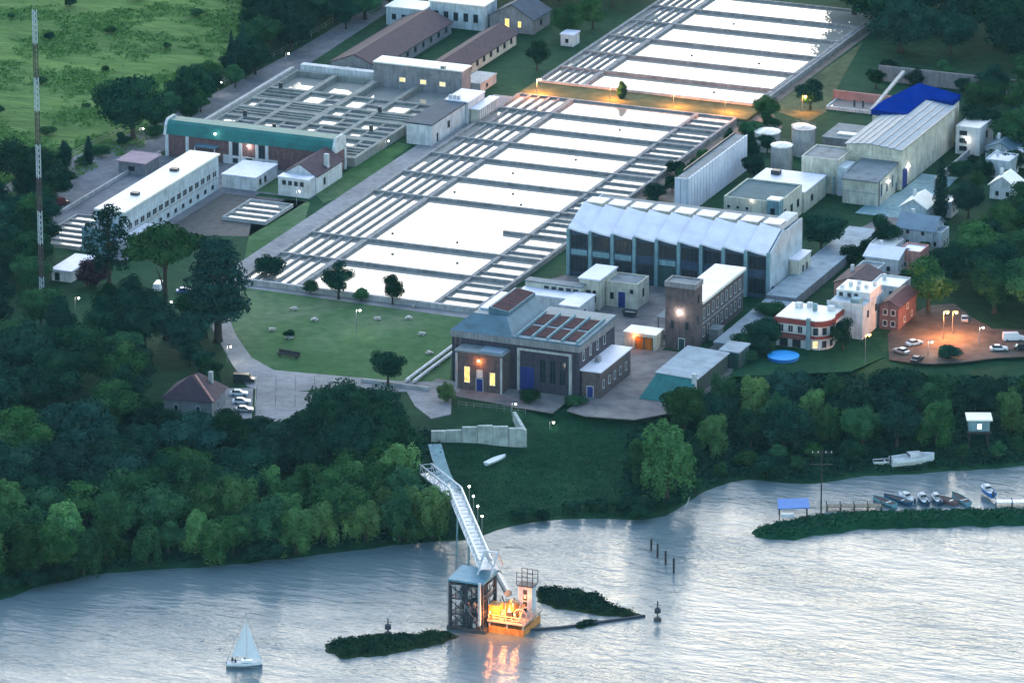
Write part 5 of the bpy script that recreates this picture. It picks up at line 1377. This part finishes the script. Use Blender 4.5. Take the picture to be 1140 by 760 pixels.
# ------------------------------------------------------------------ lamps
def lamp(px, py, h, label, col='w', power=120, p=None, group='street lamps', arm=.0):
    q = Vector(p) if p is not None else T(px, py)
    r = thing('street_lamp', label, 'lamp', tuple(q), group, PH)
    MB().tube((0,0,-.2), (0,0,h), .11, .07).build('pole', 'steel', r)
    MB().bar((0,0,h), (.9,0,h+.15), .08, .08).build('arm', 'steel', r)
    MB().lathe((.9,0,h+.05), [(.34,0), (.3,.14), (.1,.24)], 8).build('lamp_shade', 'darkframe', r)
    bulb(r, (.9, 0, h-.2), col, power, .23 if col == 'w' else .42)
    return r
for i, (x, lab) in enumerate(((-78.5, 'at the left corner of the dam between the basins'), (-57, 'on the dam left of the small dam tree'), (-37.6, 'on the dam right of the small dam tree'), (-22, 'at the right end of the dam'))):
    lamp(0, 0, 4.6, 'orange lamp '+lab, 'o', 2800, (x, 209+(1.5 if i else -1), GZ+.9), 'orange lamps along the dam')
lamp(0, 0, 5, 'orange lamp behind the dark tree beside the roof terrace tank', 'o', 1500, (-3, 222, GZ), 'orange lamps along the dam')
lamp(963, 408, 8.5, 'orange street lamp right of the red and white house', 'o', 900, None, 'orange street lamps')
lamp(1050, 378, 7.5, 'orange street lamp at the top of the parking lot', 'o', 6000, None, 'orange street lamps')
lamp(1060, 372, 6, 'second orange street lamp under the trees behind the parking lot', 'o', 500, None, 'orange street lamps')
for px, py, h, pw, lab in ((397,372,6.5,160,'white lamp in the middle of the lawn'), (253,404,4.5,120,'white lamp beside the curved path'), (84,352,5,60,'white lamp on the grass below the office block'),
    (30,292,6,40,'white lamp among the trees at the left edge'), (51,230,4.5,60,'white lamp at the foot of the field road'), (187,352,4,60,'white lamp beside the tall umbrella tree'), (243,106,4,50,'white lamp on the field road between the dark round trees'),
    (156,158,4,40,'white lamp at the kerb under the big round field tree'), (318,72,3.5,40,'white lamp on the far part of the field road'), (241,342,4.5,60,'white lamp in the cedar shade'), (268,336,4,40,'white lamp right of the cedar'), (330,228,4,40,'white lamp by the porch house'), (429,168,3,30,'white lamp on the strip of grass by the filter tanks'),
    (1033,397,4,120,'white lamp beside the hedge in the parking lot'), (1090,385,5,120,'white lamp at the right of the parking lot'), (1131,276,4,30,'white lamp in the big trees at the right edge'), (570,462,3,20,'white garden light on the terrace by the retaining wall'), (612,478,2,20,'low white light on the grassy bank')):
    lamp(px, py, h, lab, 'w', pw, None, 'white lamps')

# ------------------------------------------------------------------ trees
M['leaf_dark'] = leafmat('dark_leaves', (.004, .026, .017), (.009, .042, .025), (.022, .072, .036))
M['leaf_mid'] = leafmat('green_leaves', (.014, .056, .024), (.028, .094, .036), (.060, .150, .052))
M['leaf_light'] = leafmat('willow_leaves', (.050, .130, .042), (.095, .210, .07), (.15, .29, .105))
M['leaf_blue'] = leafmat('conifer_needles', (.006, .029, .023), (.012, .046, .035), (.026, .072, .048))
M['leaf_maroon'] = leafmat('maroon_leaves', (.03, .012, .02), (.05, .02, .03), (.07, .03, .04))
M['bark'] = plain('tree_bark', (.055, .045, .038), .95, .3, 2)
rt_ = random.Random(11)
def leaf(vs, fs, c, nrm, s, up=.35):
    n = (nrm+Vector((rt_.gauss(0,.5), rt_.gauss(0,.5), rt_.gauss(0,.5)+up))).normalized()
    a = n.orthogonal().normalized(); a.rotate(__import__('mathutils').Quaternion(n, rt_.random()*6.28)); b = n.cross(a)
    k = len(vs); w = s*rt_.uniform(.6, 1.3); h = s*rt_.uniform(.45, .9)
    vs += [c-a*w, c-b*h*.7+a*w*.1, c+a*w, c+b*h]; fs.append((k, k+1, k+2, k+3))
def rdir():
    z = rt_.uniform(-1, 1); t = rt_.random()*6.283; q = math.sqrt(1-z*z); return Vector((q*math.cos(t), q*math.sin(t), z))
def crown(lobes, n, s, core=.62, droop=0):
    """leaf sprays spread through lobes (centre, radii) round small dark cores"""
    vs, fs = [], []
    tot = sum(r[0]*r[1]+r[2]*r[0] for c, r in lobes)
    for c, r in lobes:
        c = Vector(c)
        if core:
            m = MB().lathe((0,0,0), [(.05,-1), (.7,-.7), (1,0), (.7,.7), (.05,1)], 7); k = len(vs)
            vs += [c+Vector((x*r[0]*core, y*r[1]*core, z*r[2]*core)) for x, y, z in m.v]; fs += [tuple(i+k for i in f) for f in m.f]
        for q in range(int(n*(r[0]*r[1]+r[2]*r[0])/tot)):
            d = rdir()
            if d.z < -.55 and rt_.random() < .6: continue
            t = 1-abs(rt_.gauss(0, .17)); t += max(0, rt_.gauss(0, .06))
            p = c+Vector((d.x*r[0], d.y*r[1], d.z*r[2]))*t
            if droop and d.z < .2: p.z -= droop*rt_.random()*abs(1-d.z)
            leaf(vs, fs, p, d, s)
    return MB().add(vs, fs)
def trunkmesh(h, r, limbs, spread, top):
    m = MB(); m.lathe((0,0,0), [(r*1.5,-.4), (r*1.05,.5), (r*.8,h*.5), (r*.55,h)], 8)
    for k in range(limbs):
        a = 6.283*k/limbs+rt_.uniform(-.4, .4); z = h*rt_.uniform(.55, .95)
        q = Vector((math.cos(a)*spread*rt_.uniform(.5,1), math.sin(a)*spread*rt_.uniform(.5,1), top*rt_.uniform(.75, 1)))
        md = Vector((q.x*.45, q.y*.45, z+(q.z-z)*.55))
        m.tube((0,0,z), md, r*.42, r*.28, 5); m.tube(md, q, r*.28, r*.08, 5)
    m.tube((0,0,h), (0,0,top), r*.5, r*.1, 6)
    return m
def lob(n, R0, zc, rz, lr, jit=.35, flat=.8):
    L = [((0,0,zc), (R0*.62, R0*.62, rz*.72))]
    for k in range(n):
        d = rdir(); d.z = d.z*.95+.05
        L.append(((d.x*R0*.66, d.y*R0*.66, zc+d.z*rz*.7), (lr*rt_.uniform(1-jit,1+jit), lr*rt_.uniform(1-jit,1+jit), lr*flat*rt_.uniform(1-jit,1+jit))))
    return L
PROTO = {}
def proto(kind, variants):
    PROTO[kind] = []
    for v in range(variants):
        if kind == 'round':   t, c = trunkmesh(3.2, .32, 6, 2.6, 7.2), crown(lob(13, 3.9, 5.9, 3.7, 1.75), 6500, .22)
        elif kind == 'wide':  t, c = trunkmesh(3.0, .4, 7, 3.6, 6.6), crown(lob(20, 5.3, 5.6, 3.6, 1.9, .4), 9000, .23)
        elif kind == 'willow':
            L = [((0,0,6.2), (1.9,1.9,2.8))]
            for k in range(12):
                a = 6.283*k/12+rt_.uniform(-.3,.3); q = rt_.uniform(.9, 2.6); L.append(((math.cos(a)*q, math.sin(a)*q, rt_.uniform(3.2, 8.3)-q*.3), (rt_.uniform(.8,1.25), rt_.uniform(.8,1.25), rt_.uniform(1.3,2.2))))
            t, c = trunkmesh(3.0, .28, 6, 1.8, 8.2), crown(L, 6500, .20, .5, 1.2)
        elif kind == 'tall':
            L = [((rt_.uniform(-1,1)*q*.35, rt_.uniform(-1,1)*q*.35, z), (q*rt_.uniform(.8,1.15), q*rt_.uniform(.8,1.15), 1.25)) for z, q in ((2.6,1.8),(3.8,2.3),(4.9,2.6),(6.1,2.4),(7.2,2.1),(8.2,1.6),(9.1,1.0)) for _ in range(2)]
            t, c = trunkmesh(3.4, .3, 6, 1.6, 8.8), crown(L, 6000, .21)
        elif kind == 'cypress':
            L = [((0,0,z), (q,q,1.2)) for z, q in ((1.4,.75),(2.6,1.0),(3.9,1.05),(5.2,.95),(6.5,.8),(7.7,.6),(8.8,.38),(9.5,.2))]
            t, c = trunkmesh(1.6, .2, 2, .2, 9), crown(L, 3500, .15)
        elif kind == 'layered':       # monkey puzzle: whorls of drooping arms
            L = []
            for z, q in ((4.2,1.9),(5.5,2.6),(6.9,2.7),(8.2,2.2),(9.3,1.2)):
                for k in range(5):
                    a = 6.283*k/5+z*1.7+rt_.uniform(-.3,.3); w = q*rt_.uniform(.5, 1.0)
                    L.append(((math.cos(a)*w, math.sin(a)*w, z+rt_.uniform(-.3,.3)), (.75,.75,.26)))
                L.append(((0,0,z+.1), (q*.3,q*.3,.25)))
            t, c = trunkmesh(8.5, .3, 8, 1.6, 9.4), crown(L, 3600, .17, 0, .45)
        elif kind == 'umbrella':
            L = [((0,0,8.8), (1.9,1.9,.9))]
            for k in range(11):
                a = 6.283*k/11; q = rt_.uniform(1.2, 2.7); L.append(((math.cos(a)*q, math.sin(a)*q, 8.5-q*.28+rt_.uniform(-.2,.3)), (1.15,1.15,.62)))
            t, c = trunkmesh(6.6, .26, 7, 2.1, 8.5), crown(L, 5000, .18)
        elif kind == 'cedar':
            L = []
            for z, q in ((3.2,4.2),(4.6,4.0),(6.0,3.4),(7.3,2.6),(8.5,1.7),(9.4,.8)):
                for k in range(7):
                    a = 6.283*k/7+z; w = q*rt_.uniform(.45, .8); L.append(((math.cos(a)*w, math.sin(a)*w, z+rt_.uniform(-.3,.3)), (1.35,1.35,.55)))
                L.append(((0,0,z), (q*.4,q*.4,.6)))
            t, c = trunkmesh(7, .4, 8, 2.6, 9), crown(L, 7500, .19, .45)
        else:  t, c = trunkmesh(.8, .2, 5, 2, 3), crown(lob(9, 3.2, 2.6, 2.4, 1.5), 3500, .24)     # shrub, about 5 high
        PROTO[kind].append((t, c, {}))
for kd, n in (('round',3),('wide',3),('willow',4),('tall',3),('cypress',1),('layered',1),('umbrella',1),('cedar',1),('shrub',3)): proto(kd, n)
_tm = {}
NTREE = [0]
def tree(p, h, kind, mat, label, group=None, wide=1.0, name='tree'):
    v = rt_.randrange(len(PROTO[kind])); t, c, cache = PROTO[kind][v]
    if (kind, v) not in _tm: _tm[kind, v] = t.mesh('trunk', 'bark', True)
    if mat not in cache: cache[mat] = c.mesh('crown', mat)
    if kind == 'shrub' and name == 'tree': name = 'shrub'
    r = thing(name, label, 'shrub' if name == 'shrub' else 'tree', tuple(p), group, rt_.random()*6.28)
    s = h/(10 if kind != 'shrub' else 5)
    r.scale = (s*wide, s*wide, s)
    link('trunk', _tm[kind, v], r); link('crown', cache[mat], r)
    NTREE[0] += 1
    return r
def at(px, py): return T(px, py)
# trees that stand out singly: base point in the photograph, height in metres
for px, py, h, kind, mat, wd, lab in (
    (377,333,10.5,'round','leaf_dark',1.0,'round dark tree at the back edge of the lawn, left of two'),
    (437,339,8,'round','leaf_dark',1.05,'smaller round tree at the back edge of the lawn, right of two'),
    (432,430,10.5,'round','leaf_dark',1.1,'dark round tree by the path at the lower right of the lawn'),
    (692,113,6,'tall','leaf_dark',1.0,'small dark tree standing alone on the dam between the basins'),
    (902,122,9,'round','leaf_dark',1.2,'dark tree beside the orange lamp near the round tanks'),
    (1047,247,17,'cypress','leaf_blue',1.25,'tall dark cypress between the blue roofed hall and the little white houses'),
    (914,283,13,'round','leaf_dark',1.15,'large dark tree between the beige tower block and the sawtooth hall'),
    (984,283,11,'round','leaf_dark',1.0,'dark bushy tree beside the covered channel, in front of the two gabled cottage'),
    (1078,243,11,'wide','leaf_blue',.85,'blue green tree right of the tall cypress'),
    (122,336,26,'layered','leaf_blue',.85,'tall monkey puzzle tree in front of the office block'),
    (185,378,31,'umbrella','leaf_mid',1.0,'tall umbrella shaped tree with a bare trunk in front of the office block'),
    (243,380,27,'cedar','leaf_blue',.9,'large dark cedar with spreading branches left of the lawn'),
    (148,155,20,'wide','leaf_dark',1.0,'biggest dark round tree at the edge of the field'),
    (213,120,13,'wide','leaf_dark',1.05,'dark round tree on the field edge right of the biggest one'),
    (258,92,15,'cypress','leaf_blue',1.0,'left of two slim cypresses along the field road'),
    (271,84,16,'cypress','leaf_blue',1.0,'right of two slim cypresses along the field road'),
    (73,192,9,'tall','leaf_dark',.9,'narrow dark tree at the lower field edge near the radio mast'),
    (99,184,8,'cypress','leaf_dark',1.9,'stout dark conifer at the lower field edge'),
    (22,215,16,'wide','leaf_dark',1.0,'broad dark tree at the left edge below the field'),
    (30,275,15,'round','leaf_mid',.9,'green rounded tree at the left edge beside the radio mast'),
    (598,78,9,'round','leaf_dark',.95,'dark tree at the corner of the far basin behind the orange lamp'),
    (660,32,10,'wide','leaf_mid',.9,'bushy tree left of the far basin beside the pale kiosk'),
    (632,42,11,'wide','leaf_mid',.9,'bushy tree behind the slate roofed house'),
    (742,556,21,'willow','leaf_light',.95,'tall pale willow on the bank in front of the green sheet shed'),
    (762,485,14,'round','leaf_mid',.95,'rounded green tree against the front of the green sheet shed'),
    (938,389,8.5,'round','leaf_dark',1.0,'dark garden tree between the red and white house and the orange street lamp'),
    (850,386,7,'shrub','leaf_dark',1.0,'dark hedge like shrub at the left side of the red and white house'),
    (1056,400,3.2,'shrub','leaf_dark',1.5,'low dark shrub in the middle of the parking lot edge'),
    (302,309,6,'shrub','leaf_dark',1.1,'dark green bush at the left corner of the near basin'),
    (346,327,3.2,'shrub','leaf_mid',1.1,'small bush between the cedar and the round lawn tree'),
    (402,335,3.4,'shrub','leaf_mid',1.0,'small bush between the two round lawn trees'),
    (322,376,2.0,'shrub','leaf_dark',1.1,'tiny dark bush at the left of the lawn'),
    (496,447,4.5,'shrub','leaf_light',.8,'yellow green bush at the left corner of the engine house'),
    (106,318,7,'shrub','leaf_maroon',1.0,'dark purple leaved bush near the low white outbuilding'),
    (590,449,3.4,'shrub','leaf_dark',1.2,'dark bush on the terrace in front of the big blue door'),
    (640,452,2.4,'shrub','leaf_mid',1.8,'low bush at the bank edge in front of the engine house'),
    (148,388,19,'tall','leaf_dark',1.1,'dense upright tree between the monkey puzzle and the umbrella tree')):
    tree(at(px, py), h, kind, mat, lab, None, wd)
# woods and belts: each tree stands by itself
def inpoly(x, y, P):
    c = False; j = len(P)-1
    for i in range(len(P)):
        if (P[i][1] > y) != (P[j][1] > y) and x < (P[j][0]-P[i][0])*(y-P[i][1])/(P[j][1]-P[i][1])+P[i][0]: c = not c
        j = i
    return c
ORD = 'first second third fourth fifth sixth seventh eighth ninth tenth eleventh twelfth thirteenth fourteenth fifteenth sixteenth seventeenth eighteenth nineteenth twentieth'.split()
DESC = {('round','leaf_dark'): 'dark round tree', ('round','leaf_mid'): 'green round tree', ('wide','leaf_dark'): 'dark spreading tree', ('wide','leaf_mid'): 'green spreading tree',
        ('wide','leaf_blue'): 'bluish spreading tree', ('tall','leaf_dark'): 'dark upright tree', ('tall','leaf_mid'): 'green upright tree', ('willow','leaf_light'): 'pale drooping tree',
        ('willow','leaf_mid'): 'green drooping tree', ('shrub','leaf_dark'): 'dark bush', ('shrub','leaf_mid'): 'green bush'}
def wood(poly, gap, h0, h1, kinds, label, group, seed, ysq=3.0, limit=90, wide=(.85, 1.2), avoid=()):
    rn = random.Random(seed); x0, x1 = min(p[0] for p in poly), max(p[0] for p in poly); y0, y1 = min(p[1] for p in poly), max(p[1] for p in poly)
    got = []
    for _ in range(6000):
        if len(got) >= limit: break
        x, y = rn.uniform(x0, x1), rn.uniform(y0, y1)
        if not inpoly(x, y, poly): continue
        if any((x-a)**2+((y-b)*ysq)**2 < gap*gap for a, b in got): continue
        if any(abs(x-a) < c and abs(y-b) < d for a, b, c, d in avoid): continue
        got.append((x, y))
    out = {}
    for x, y in got:
        k, m = rn.choice(kinds)
        p = at(x, y)
        if p.z < (.02 if h1 < 5.1 else .15): continue
        out.setdefault(DESC.get((k, m), 'dark bush'), []).append((x, p, k, m))
    for d, L in out.items():
        L.sort(key=lambda q: q[0])
        for i, (x, p, k, m) in enumerate(L):
            o = '' if len(L) == 1 else ', leftmost' if i == 0 else ', rightmost' if i == len(L)-1 else ', '+ORD[i]+' from the left'
            tree(p, rn.uniform(h0, h1), k, m, d+' '+label+o, group, rn.uniform(*wide))
    return len(got)
RD, WD, TL, WL = 'round', 'wide', 'tall', 'willow'
wood([(-40,648),(60,644),(150,630),(230,628),(310,619),(420,604),(480,598),(480,588),(430,588),(320,602),(200,614),(60,624),(-40,632)], 27, 9, 13.5, [(WL,'leaf_light'),(WL,'leaf_mid'),(RD,'leaf_mid'),(WL,'leaf_light')],
     'at the river edge of the left wood', 'trees along the river edge of the left wood', 1, 2.0, wide=(1.0, 1.35))
wood([(-40,626),(200,608),(330,594),(430,582),(462,575),(455,548),(330,560),(160,580),(-40,600)], 36, 12, 17, [(WL,'leaf_light'),(RD,'leaf_mid'),(WD,'leaf_mid'),(WL,'leaf_mid')],
     'in the second row of the left riverside wood', 'trees in the middle of the left riverside wood', 2, 2.2, wide=(1.0, 1.3))
wood([(-40,598),(160,578),(330,556),(440,540),(430,518),(380,520),(290,520),(180,520),(60,535),(-40,555)], 44, 12, 16.5, [(WD,'leaf_dark'),(RD,'leaf_dark'),(WD,'leaf_blue'),(RD,'leaf_mid')],
     'in the shady heart of the left riverside wood', 'trees in the dark heart of the left riverside wood', 3, 2.2, wide=(1.1, 1.35))
wood([(345,530),(395,545),(432,535),(434,505),(400,500),(370,510)], 30, 17, 20, [(WD,'leaf_dark')], 'left of the bank walkway', 'big trees left of the bank walkway', 4, 2.2, wide=(.9, 1.05))
wood([(-40,555),(60,535),(120,512),(160,480),(160,440),(60,430),(-40,440)], 50, 14, 19, [(WD,'leaf_dark'),(RD,'leaf_dark'),(RD,'leaf_mid'),(WD,'leaf_blue')],
     'at the left edge above the riverside wood', 'trees of the left edge wood', 5, 2.2, avoid=[(45,490,48,26)], wide=(1.0, 1.3))
wood([(-40,440),(150,440),(160,410),(215,398),(235,372),(150,380),(60,362),(-40,350)], 46, 11, 16, [(WD,'leaf_dark'),(RD,'leaf_mid'),(WD,'leaf_blue'),(TL,'leaf_dark')],
     'between the radio mast and the maroon roofed house', 'trees in front of the office block', 6, 2.3, avoid=[(85,352,30,26),(180,322,34,12)], wide=(1.0, 1.25))
wood([(-30,340),(38,335),(48,310),(30,270),(-30,240)], 34, 11, 15, [(WD,'leaf_dark'),(TL,'leaf_dark'),(RD,'leaf_mid')], 'at the left edge beside the radio mast', 'trees round the radio mast', 7, 2.2)
wood([(165,520),(240,505),(245,490),(345,492),(400,497),(380,515),(260,520)], 30, 5, 7.5, [(RD,'leaf_dark'),(RD,'leaf_mid'),(WD,'leaf_dark')], 'just below the car court and sports court', 'low trees below the sports court', 8, 2.4, wide=(1.1, 1.4))
wood([(150,472),(180,474),(250,482),(248,494),(160,497)], 22, 5.5, 8, [(RD,'leaf_dark'),(WD,'leaf_dark')], 'close in front of the maroon roofed house', 'low trees by the maroon roofed house', 9, 2.4, wide=(1.0, 1.3))
wood([(205,405),(236,415),(240,440),(236,452),(226,420)], 20, 6, 8, [(RD,'leaf_dark')], 'between the maroon roofed house and the car court', 'trees beside the car court', 10, 2.4)
wood([(700,572),(760,556),(800,534),(880,533),(960,524),(1060,518),(1160,510),(1160,500),(960,508),(830,512),(740,540)], 30, 3.2, 5, [('shrub','leaf_mid'),('shrub','leaf_dark'),(RD,'leaf_dark'),(RD,'leaf_mid')],
     'at the water edge of the right shore', 'trees along the right shore water edge', 12, 2.2, avoid=[(1010,512,50,12),(742,556,25,20)], wide=(1.0, 1.3))
wood([(700,548),(790,522),(860,508),(960,502),(1160,492),(1160,468),(960,462),(860,458),(800,462),(760,500)], 38, 8.5, 12.5, [(RD,'leaf_dark'),(WL,'leaf_light'),(WD,'leaf_dark'),(WL,'leaf_mid'),(RD,'leaf_mid'),(WD,'leaf_blue')],
     'in the wood behind the right shore', 'trees in the right shore wood', 13, 2.2, avoid=[(1082,500,34,30)], wide=(1.05, 1.35))
wood([(840,452),(900,448),(1000,446),(1160,446),(1160,464),(960,460),(850,462)], 34, 5, 8, [(RD,'leaf_dark'),('shrub','leaf_dark'),(RD,'leaf_mid')],
     'on the slope below the garden and parking lot', 'low trees below the parking lot', 14, 2.2, wide=(1.1, 1.5), avoid=[(1085,455,28,20)])
wood([(1032,350),(1060,343),(1095,352),(1160,362),(1160,300),(1090,298),(1048,322)], 40, 11.5, 15, [(WD,'leaf_mid'),(WD,'leaf_dark'),(RD,'leaf_mid')],
     'in the tall trees above the parking lot', 'large trees above the parking lot', 15, 2.0, avoid=[(1064,350,30,20)], wide=(1.1, 1.3))
wood([(1088,285),(1160,295),(1160,245),(1125,245)], 38, 9, 13, [(WD,'leaf_mid'),(WD,'leaf_dark'),(RD,'leaf_dark')], 'behind the tall trees at the right edge', 'trees behind the large right hand trees', 16, 2.0, avoid=[(1105,225,20,12)], wide=(1.1, 1.3))
wood([(945,30),(955,52),(1010,60),(1080,72),(1160,80),(1160,-10),(945,-20)], 40, 13, 19, [(WD,'leaf_dark'),(WD,'leaf_blue'),(RD,'leaf_dark')], 'in the dark wood behind the boundary wall', 'trees of the dark wood beyond the boundary wall', 17, 2.0, wide=(1.1, 1.35))
wood([(1075,165),(1160,190),(1160,110),(1110,95),(1082,120)], 40, 12, 16, [(RD,'leaf_mid'),(WD,'leaf_mid'),(RD,'leaf_dark')], 'at the right edge beyond the white end building', 'trees beyond the white end building', 18, 2.0, avoid=[(1128,138,22,22),(1098,190,34,18)], wide=(1.0, 1.3))
wood([(955,100),(1000,98),(1045,92),(1075,108),(1065,88),(1000,80),(965,84)], 28, 4, 7, [(RD,'leaf_dark'),('shrub','leaf_dark'),(RD,'leaf_mid')], 'behind the royal blue roof sheet', 'low trees behind the blue roof sheet', 19, 2.0)
wood([(795,180),(836,150),(860,128),(862,150),(850,185),(838,205),(835,190),(830,175)], 24, 6, 9, [(RD,'leaf_dark'),(TL,'leaf_dark'),(RD,'leaf_mid')], 'beside the far end of the white panel screen', 'trees by the white panel screen', 20, 1.8)
wood([(718,240),(752,212),(780,190),(785,180),(756,190),(722,222)], 20, 3.5, 5, [('shrub','leaf_dark'),('shrub','leaf_mid')], 'between the near basin and the white panel screen', 'shrubs behind the white panel screen', 21, 1.8)
wood([(290,64),(345,52),(440,8),(470,-20),(300,-25),(275,20),(280,50)], 25, 10, 15, [(WD,'leaf_mid'),(RD,'leaf_mid'),(RD,'leaf_dark'),(WD,'leaf_dark')], 'in the belt beside the upper field road', 'trees in the belt beside the upper field road', 22, 1.9, wide=(1.0, 1.3))
wood([(268,92),(300,70),(290,60),(272,72)], 15, 7, 10, [(RD,'leaf_dark'),(TL,'leaf_dark')], 'on the verge just beyond the two slim cypresses', 'trees on the verge by the cypresses', 23, 1.9)
wood([(600,10),(690,12),(715,0),(700,-20),(600,-20)], 26, 9, 13, [(WD,'leaf_mid'),(RD,'leaf_dark')], 'in the clump left of the far basin', 'trees left of the far basin', 24, 1.9)
wood([(500,20),(540,4),(600,-2),(600,-25),(500,-25)], 28, 7, 11, [(RD,'leaf_dark'),(RD,'leaf_mid')], 'behind the slate roofed house', 'trees behind the slate roofed house', 25, 1.9)
wood([(-20,170),(60,150),(140,95),(260,20),(300,-20),(-20,-20)], 64, 1.2, 2.6, [('shrub','leaf_mid'),('shrub','leaf_dark'),('shrub','leaf_mid')], 'on the rough green field', 'shrubs scattered on the field', 26, 2.0, 22, (1.0, 1.9))
wood([(-20,232),(20,222),(95,192),(170,162),(172,150),(90,175),(-20,205)], 28, 2.5, 6, [('shrub','leaf_dark'),('shrub','leaf_mid'),(RD,'leaf_dark')], 'in the hedge along the lower edge of the field', 'bushes along the lower field edge', 27, 2.0, wide=(1.1, 1.5))
wood([(640,588),(700,580),(750,572),(755,560),(700,566),(600,572),(560,582),(570,588)], 22, 2.0, 3.6, [('shrub','leaf_mid'),('shrub','leaf_dark')], 'along the foot of the grassy bank', 'bushes along the foot of the grassy bank', 28, 2.0, 16, wide=(1.1, 1.6))
wood([(935,290),(965,275),(1000,300),(1020,270),(1045,262),(1010,318),(985,330),(960,305)], 24, 3, 5.5, [('shrub','leaf_dark'),(RD,'leaf_mid')], 'among the cottages right of the covered channel', 'garden bushes among the cottages', 29, 2.0)
wood([(1060,205),(1085,180),(1140,160),(1150,200),(1125,215),(1100,222),(1085,215)], 24, 3, 6, [(RD,'leaf_dark'),('shrub','leaf_dark'),(RD,'leaf_mid')], 'among the small houses at the right edge', 'garden trees among the houses at the right edge', 30, 2.0)
wood([(-40,656),(40,650),(110,638),(230,628),(310,619),(420,606),(495,598),(500,602),(420,611),(310,624),(230,633),(110,644),(40,657),(-40,670)], 24, 3.0, 5.0, [('shrub','leaf_dark'),('shrub','leaf_mid')], 'overhanging the water of the left wood', 'bushes overhanging the water on the left shore', 31, 1.2, wide=(1.2, 1.7))
wood([(170,150),(205,142),(262,100),(290,80),(283,66),(240,90),(190,120)], 22, 7, 11, [(RD,'leaf_dark'),(WD,'leaf_dark'),(RD,'leaf_mid')], 'along the fence of the field road', 'trees along the field road fence', 32, 1.8)
wood([(30,210),(60,215),(70,240),(50,262),(20,250)], 26, 7, 11, [(RD,'leaf_dark'),(WD,'leaf_dark')], 'beside the radio mast and the field road', 'trees beside the mast', 33, 2.0)
wood([(818,402),(846,366),(866,352),(864,372),(850,392),(835,408)], 15, 3, 5, [('shrub','leaf_dark'),('shrub','leaf_mid')], 'in the hedge left of the red and white house', 'hedge bushes left of the red and white house', 34, 1.5, wide=(1.1, 1.5))
print('TREES', NTREE[0])

# ------------------------------------------------------------------ ground cover too fine to count
def cover(name, n, pick, s, mat, seed):
    rn = random.Random(seed); vs, fs = [], []
    k = 0
    while k < n:
        q = pick(rn)
        if q is None: continue
        k += 1
        for _ in range(3):
            d = Vector((rn.gauss(0,.5), rn.gauss(0,.5), rn.uniform(.2,1))).normalized()
            leaf(vs, fs, Vector(q)+Vector((rn.gauss(0,.4), rn.gauss(0,.4), rn.uniform(.05,.6)*s*1.4)), d, s*rn.uniform(.6,1.3))
    return struct(MB().add(vs, fs).build(name, mat), 'stuff')
def pick_px(poly, zmin=.25):
    xs = [p[0] for p in poly]; ys = [p[1] for p in poly]
    def f(rn):
        x, y = rn.uniform(min(xs), max(xs)), rn.uniform(min(ys), max(ys))
        if not inpoly(x, y, poly): return None
        p = T(x, y)
        return None if p.z < zmin else p
    return f
M['leaf_bank'] = leafmat('bank_grass_blades', (.002, .042, .020), (.005, .062, .030), (.012, .085, .040), .05)
M['leaf_field'] = leafmat('field_grass_blades', (.06, .15, .035), (.10, .21, .055), (.14, .26, .08), .05)
cover('undergrowth', 9000, pick_px([(-40,650),(150,630),(330,610),(500,598),(490,480),(400,470),(240,480),(150,470),(-40,430)]), .55, 'leaf_dark', 40)
cover('undergrowth', 8000, pick_px([(690,575),(760,560),(800,535),(900,535),(1160,512),(1160,420),(900,415),(820,425),(760,450),(700,480)]), .55, 'leaf_dark', 41)
cover('bank_grass', 16000, pick_px([(490,500),(590,500),(620,455),(700,460),(750,500),(760,560),(700,578),(600,580),(545,595),(500,600)]), .16, 'leaf_bank', 42)
def pick_field(rn):
    x, y = rn.uniform(-40, 300), rn.uniform(-40, 240)
    if not inpoly(x, y, [(-40,-40),(320,-40),(262,60),(205,122),(170,160),(100,190),(20,230),(-40,250)]): return None
    q = G(x, y)
    if mnoise.noise((q.x*.05, q.y*.05, 9.0))+.5*mnoise.noise((q.x*.2, q.y*.2, 4.0)) < rn.uniform(-.15, .35): return None
    return q
cover('field_grass', 14000, pick_field, .4, 'leaf_field', 43)
rn_ = random.Random(44)
cover('spit_grass', 6000, lambda rn: rn.choice(SPIT_V), .2, 'leaf_bank', 45)
for i, (o, v) in enumerate(WEED_V): cover('water_weed', (1600, 1500, 250)[i], lambda rn, v=v: rn.choice(v), .28, 'leaf_dark', 46+i)

# ------------------------------------------------------------------ evening haze over the river plain
def haze():
    m = bpy.data.materials.new('haze'); m.use_nodes = True; nt = m.node_tree; nt.nodes.remove(nt.nodes['Principled BSDF'])
    v = nd(nt, 'ShaderNodeVolumePrincipled'); v.inputs['Color'].default_value = (.40, .80, .95, 1); v.inputs['Density'].default_value = .000015
    nt.links.new(v.outputs[0], nt.nodes['Material Output'].inputs['Volume'])
    b = MB(); lo = [(*xy(a, q), -4.2) for a, q in ((-9500,-9500),(9500,-9500),(9500,14500),(-9500,14500))]
    b.prism([p[:2] for p in lo], -4.2, 480)
    o = b.build('haze', m); o['kind'] = 'stuff'
haze()
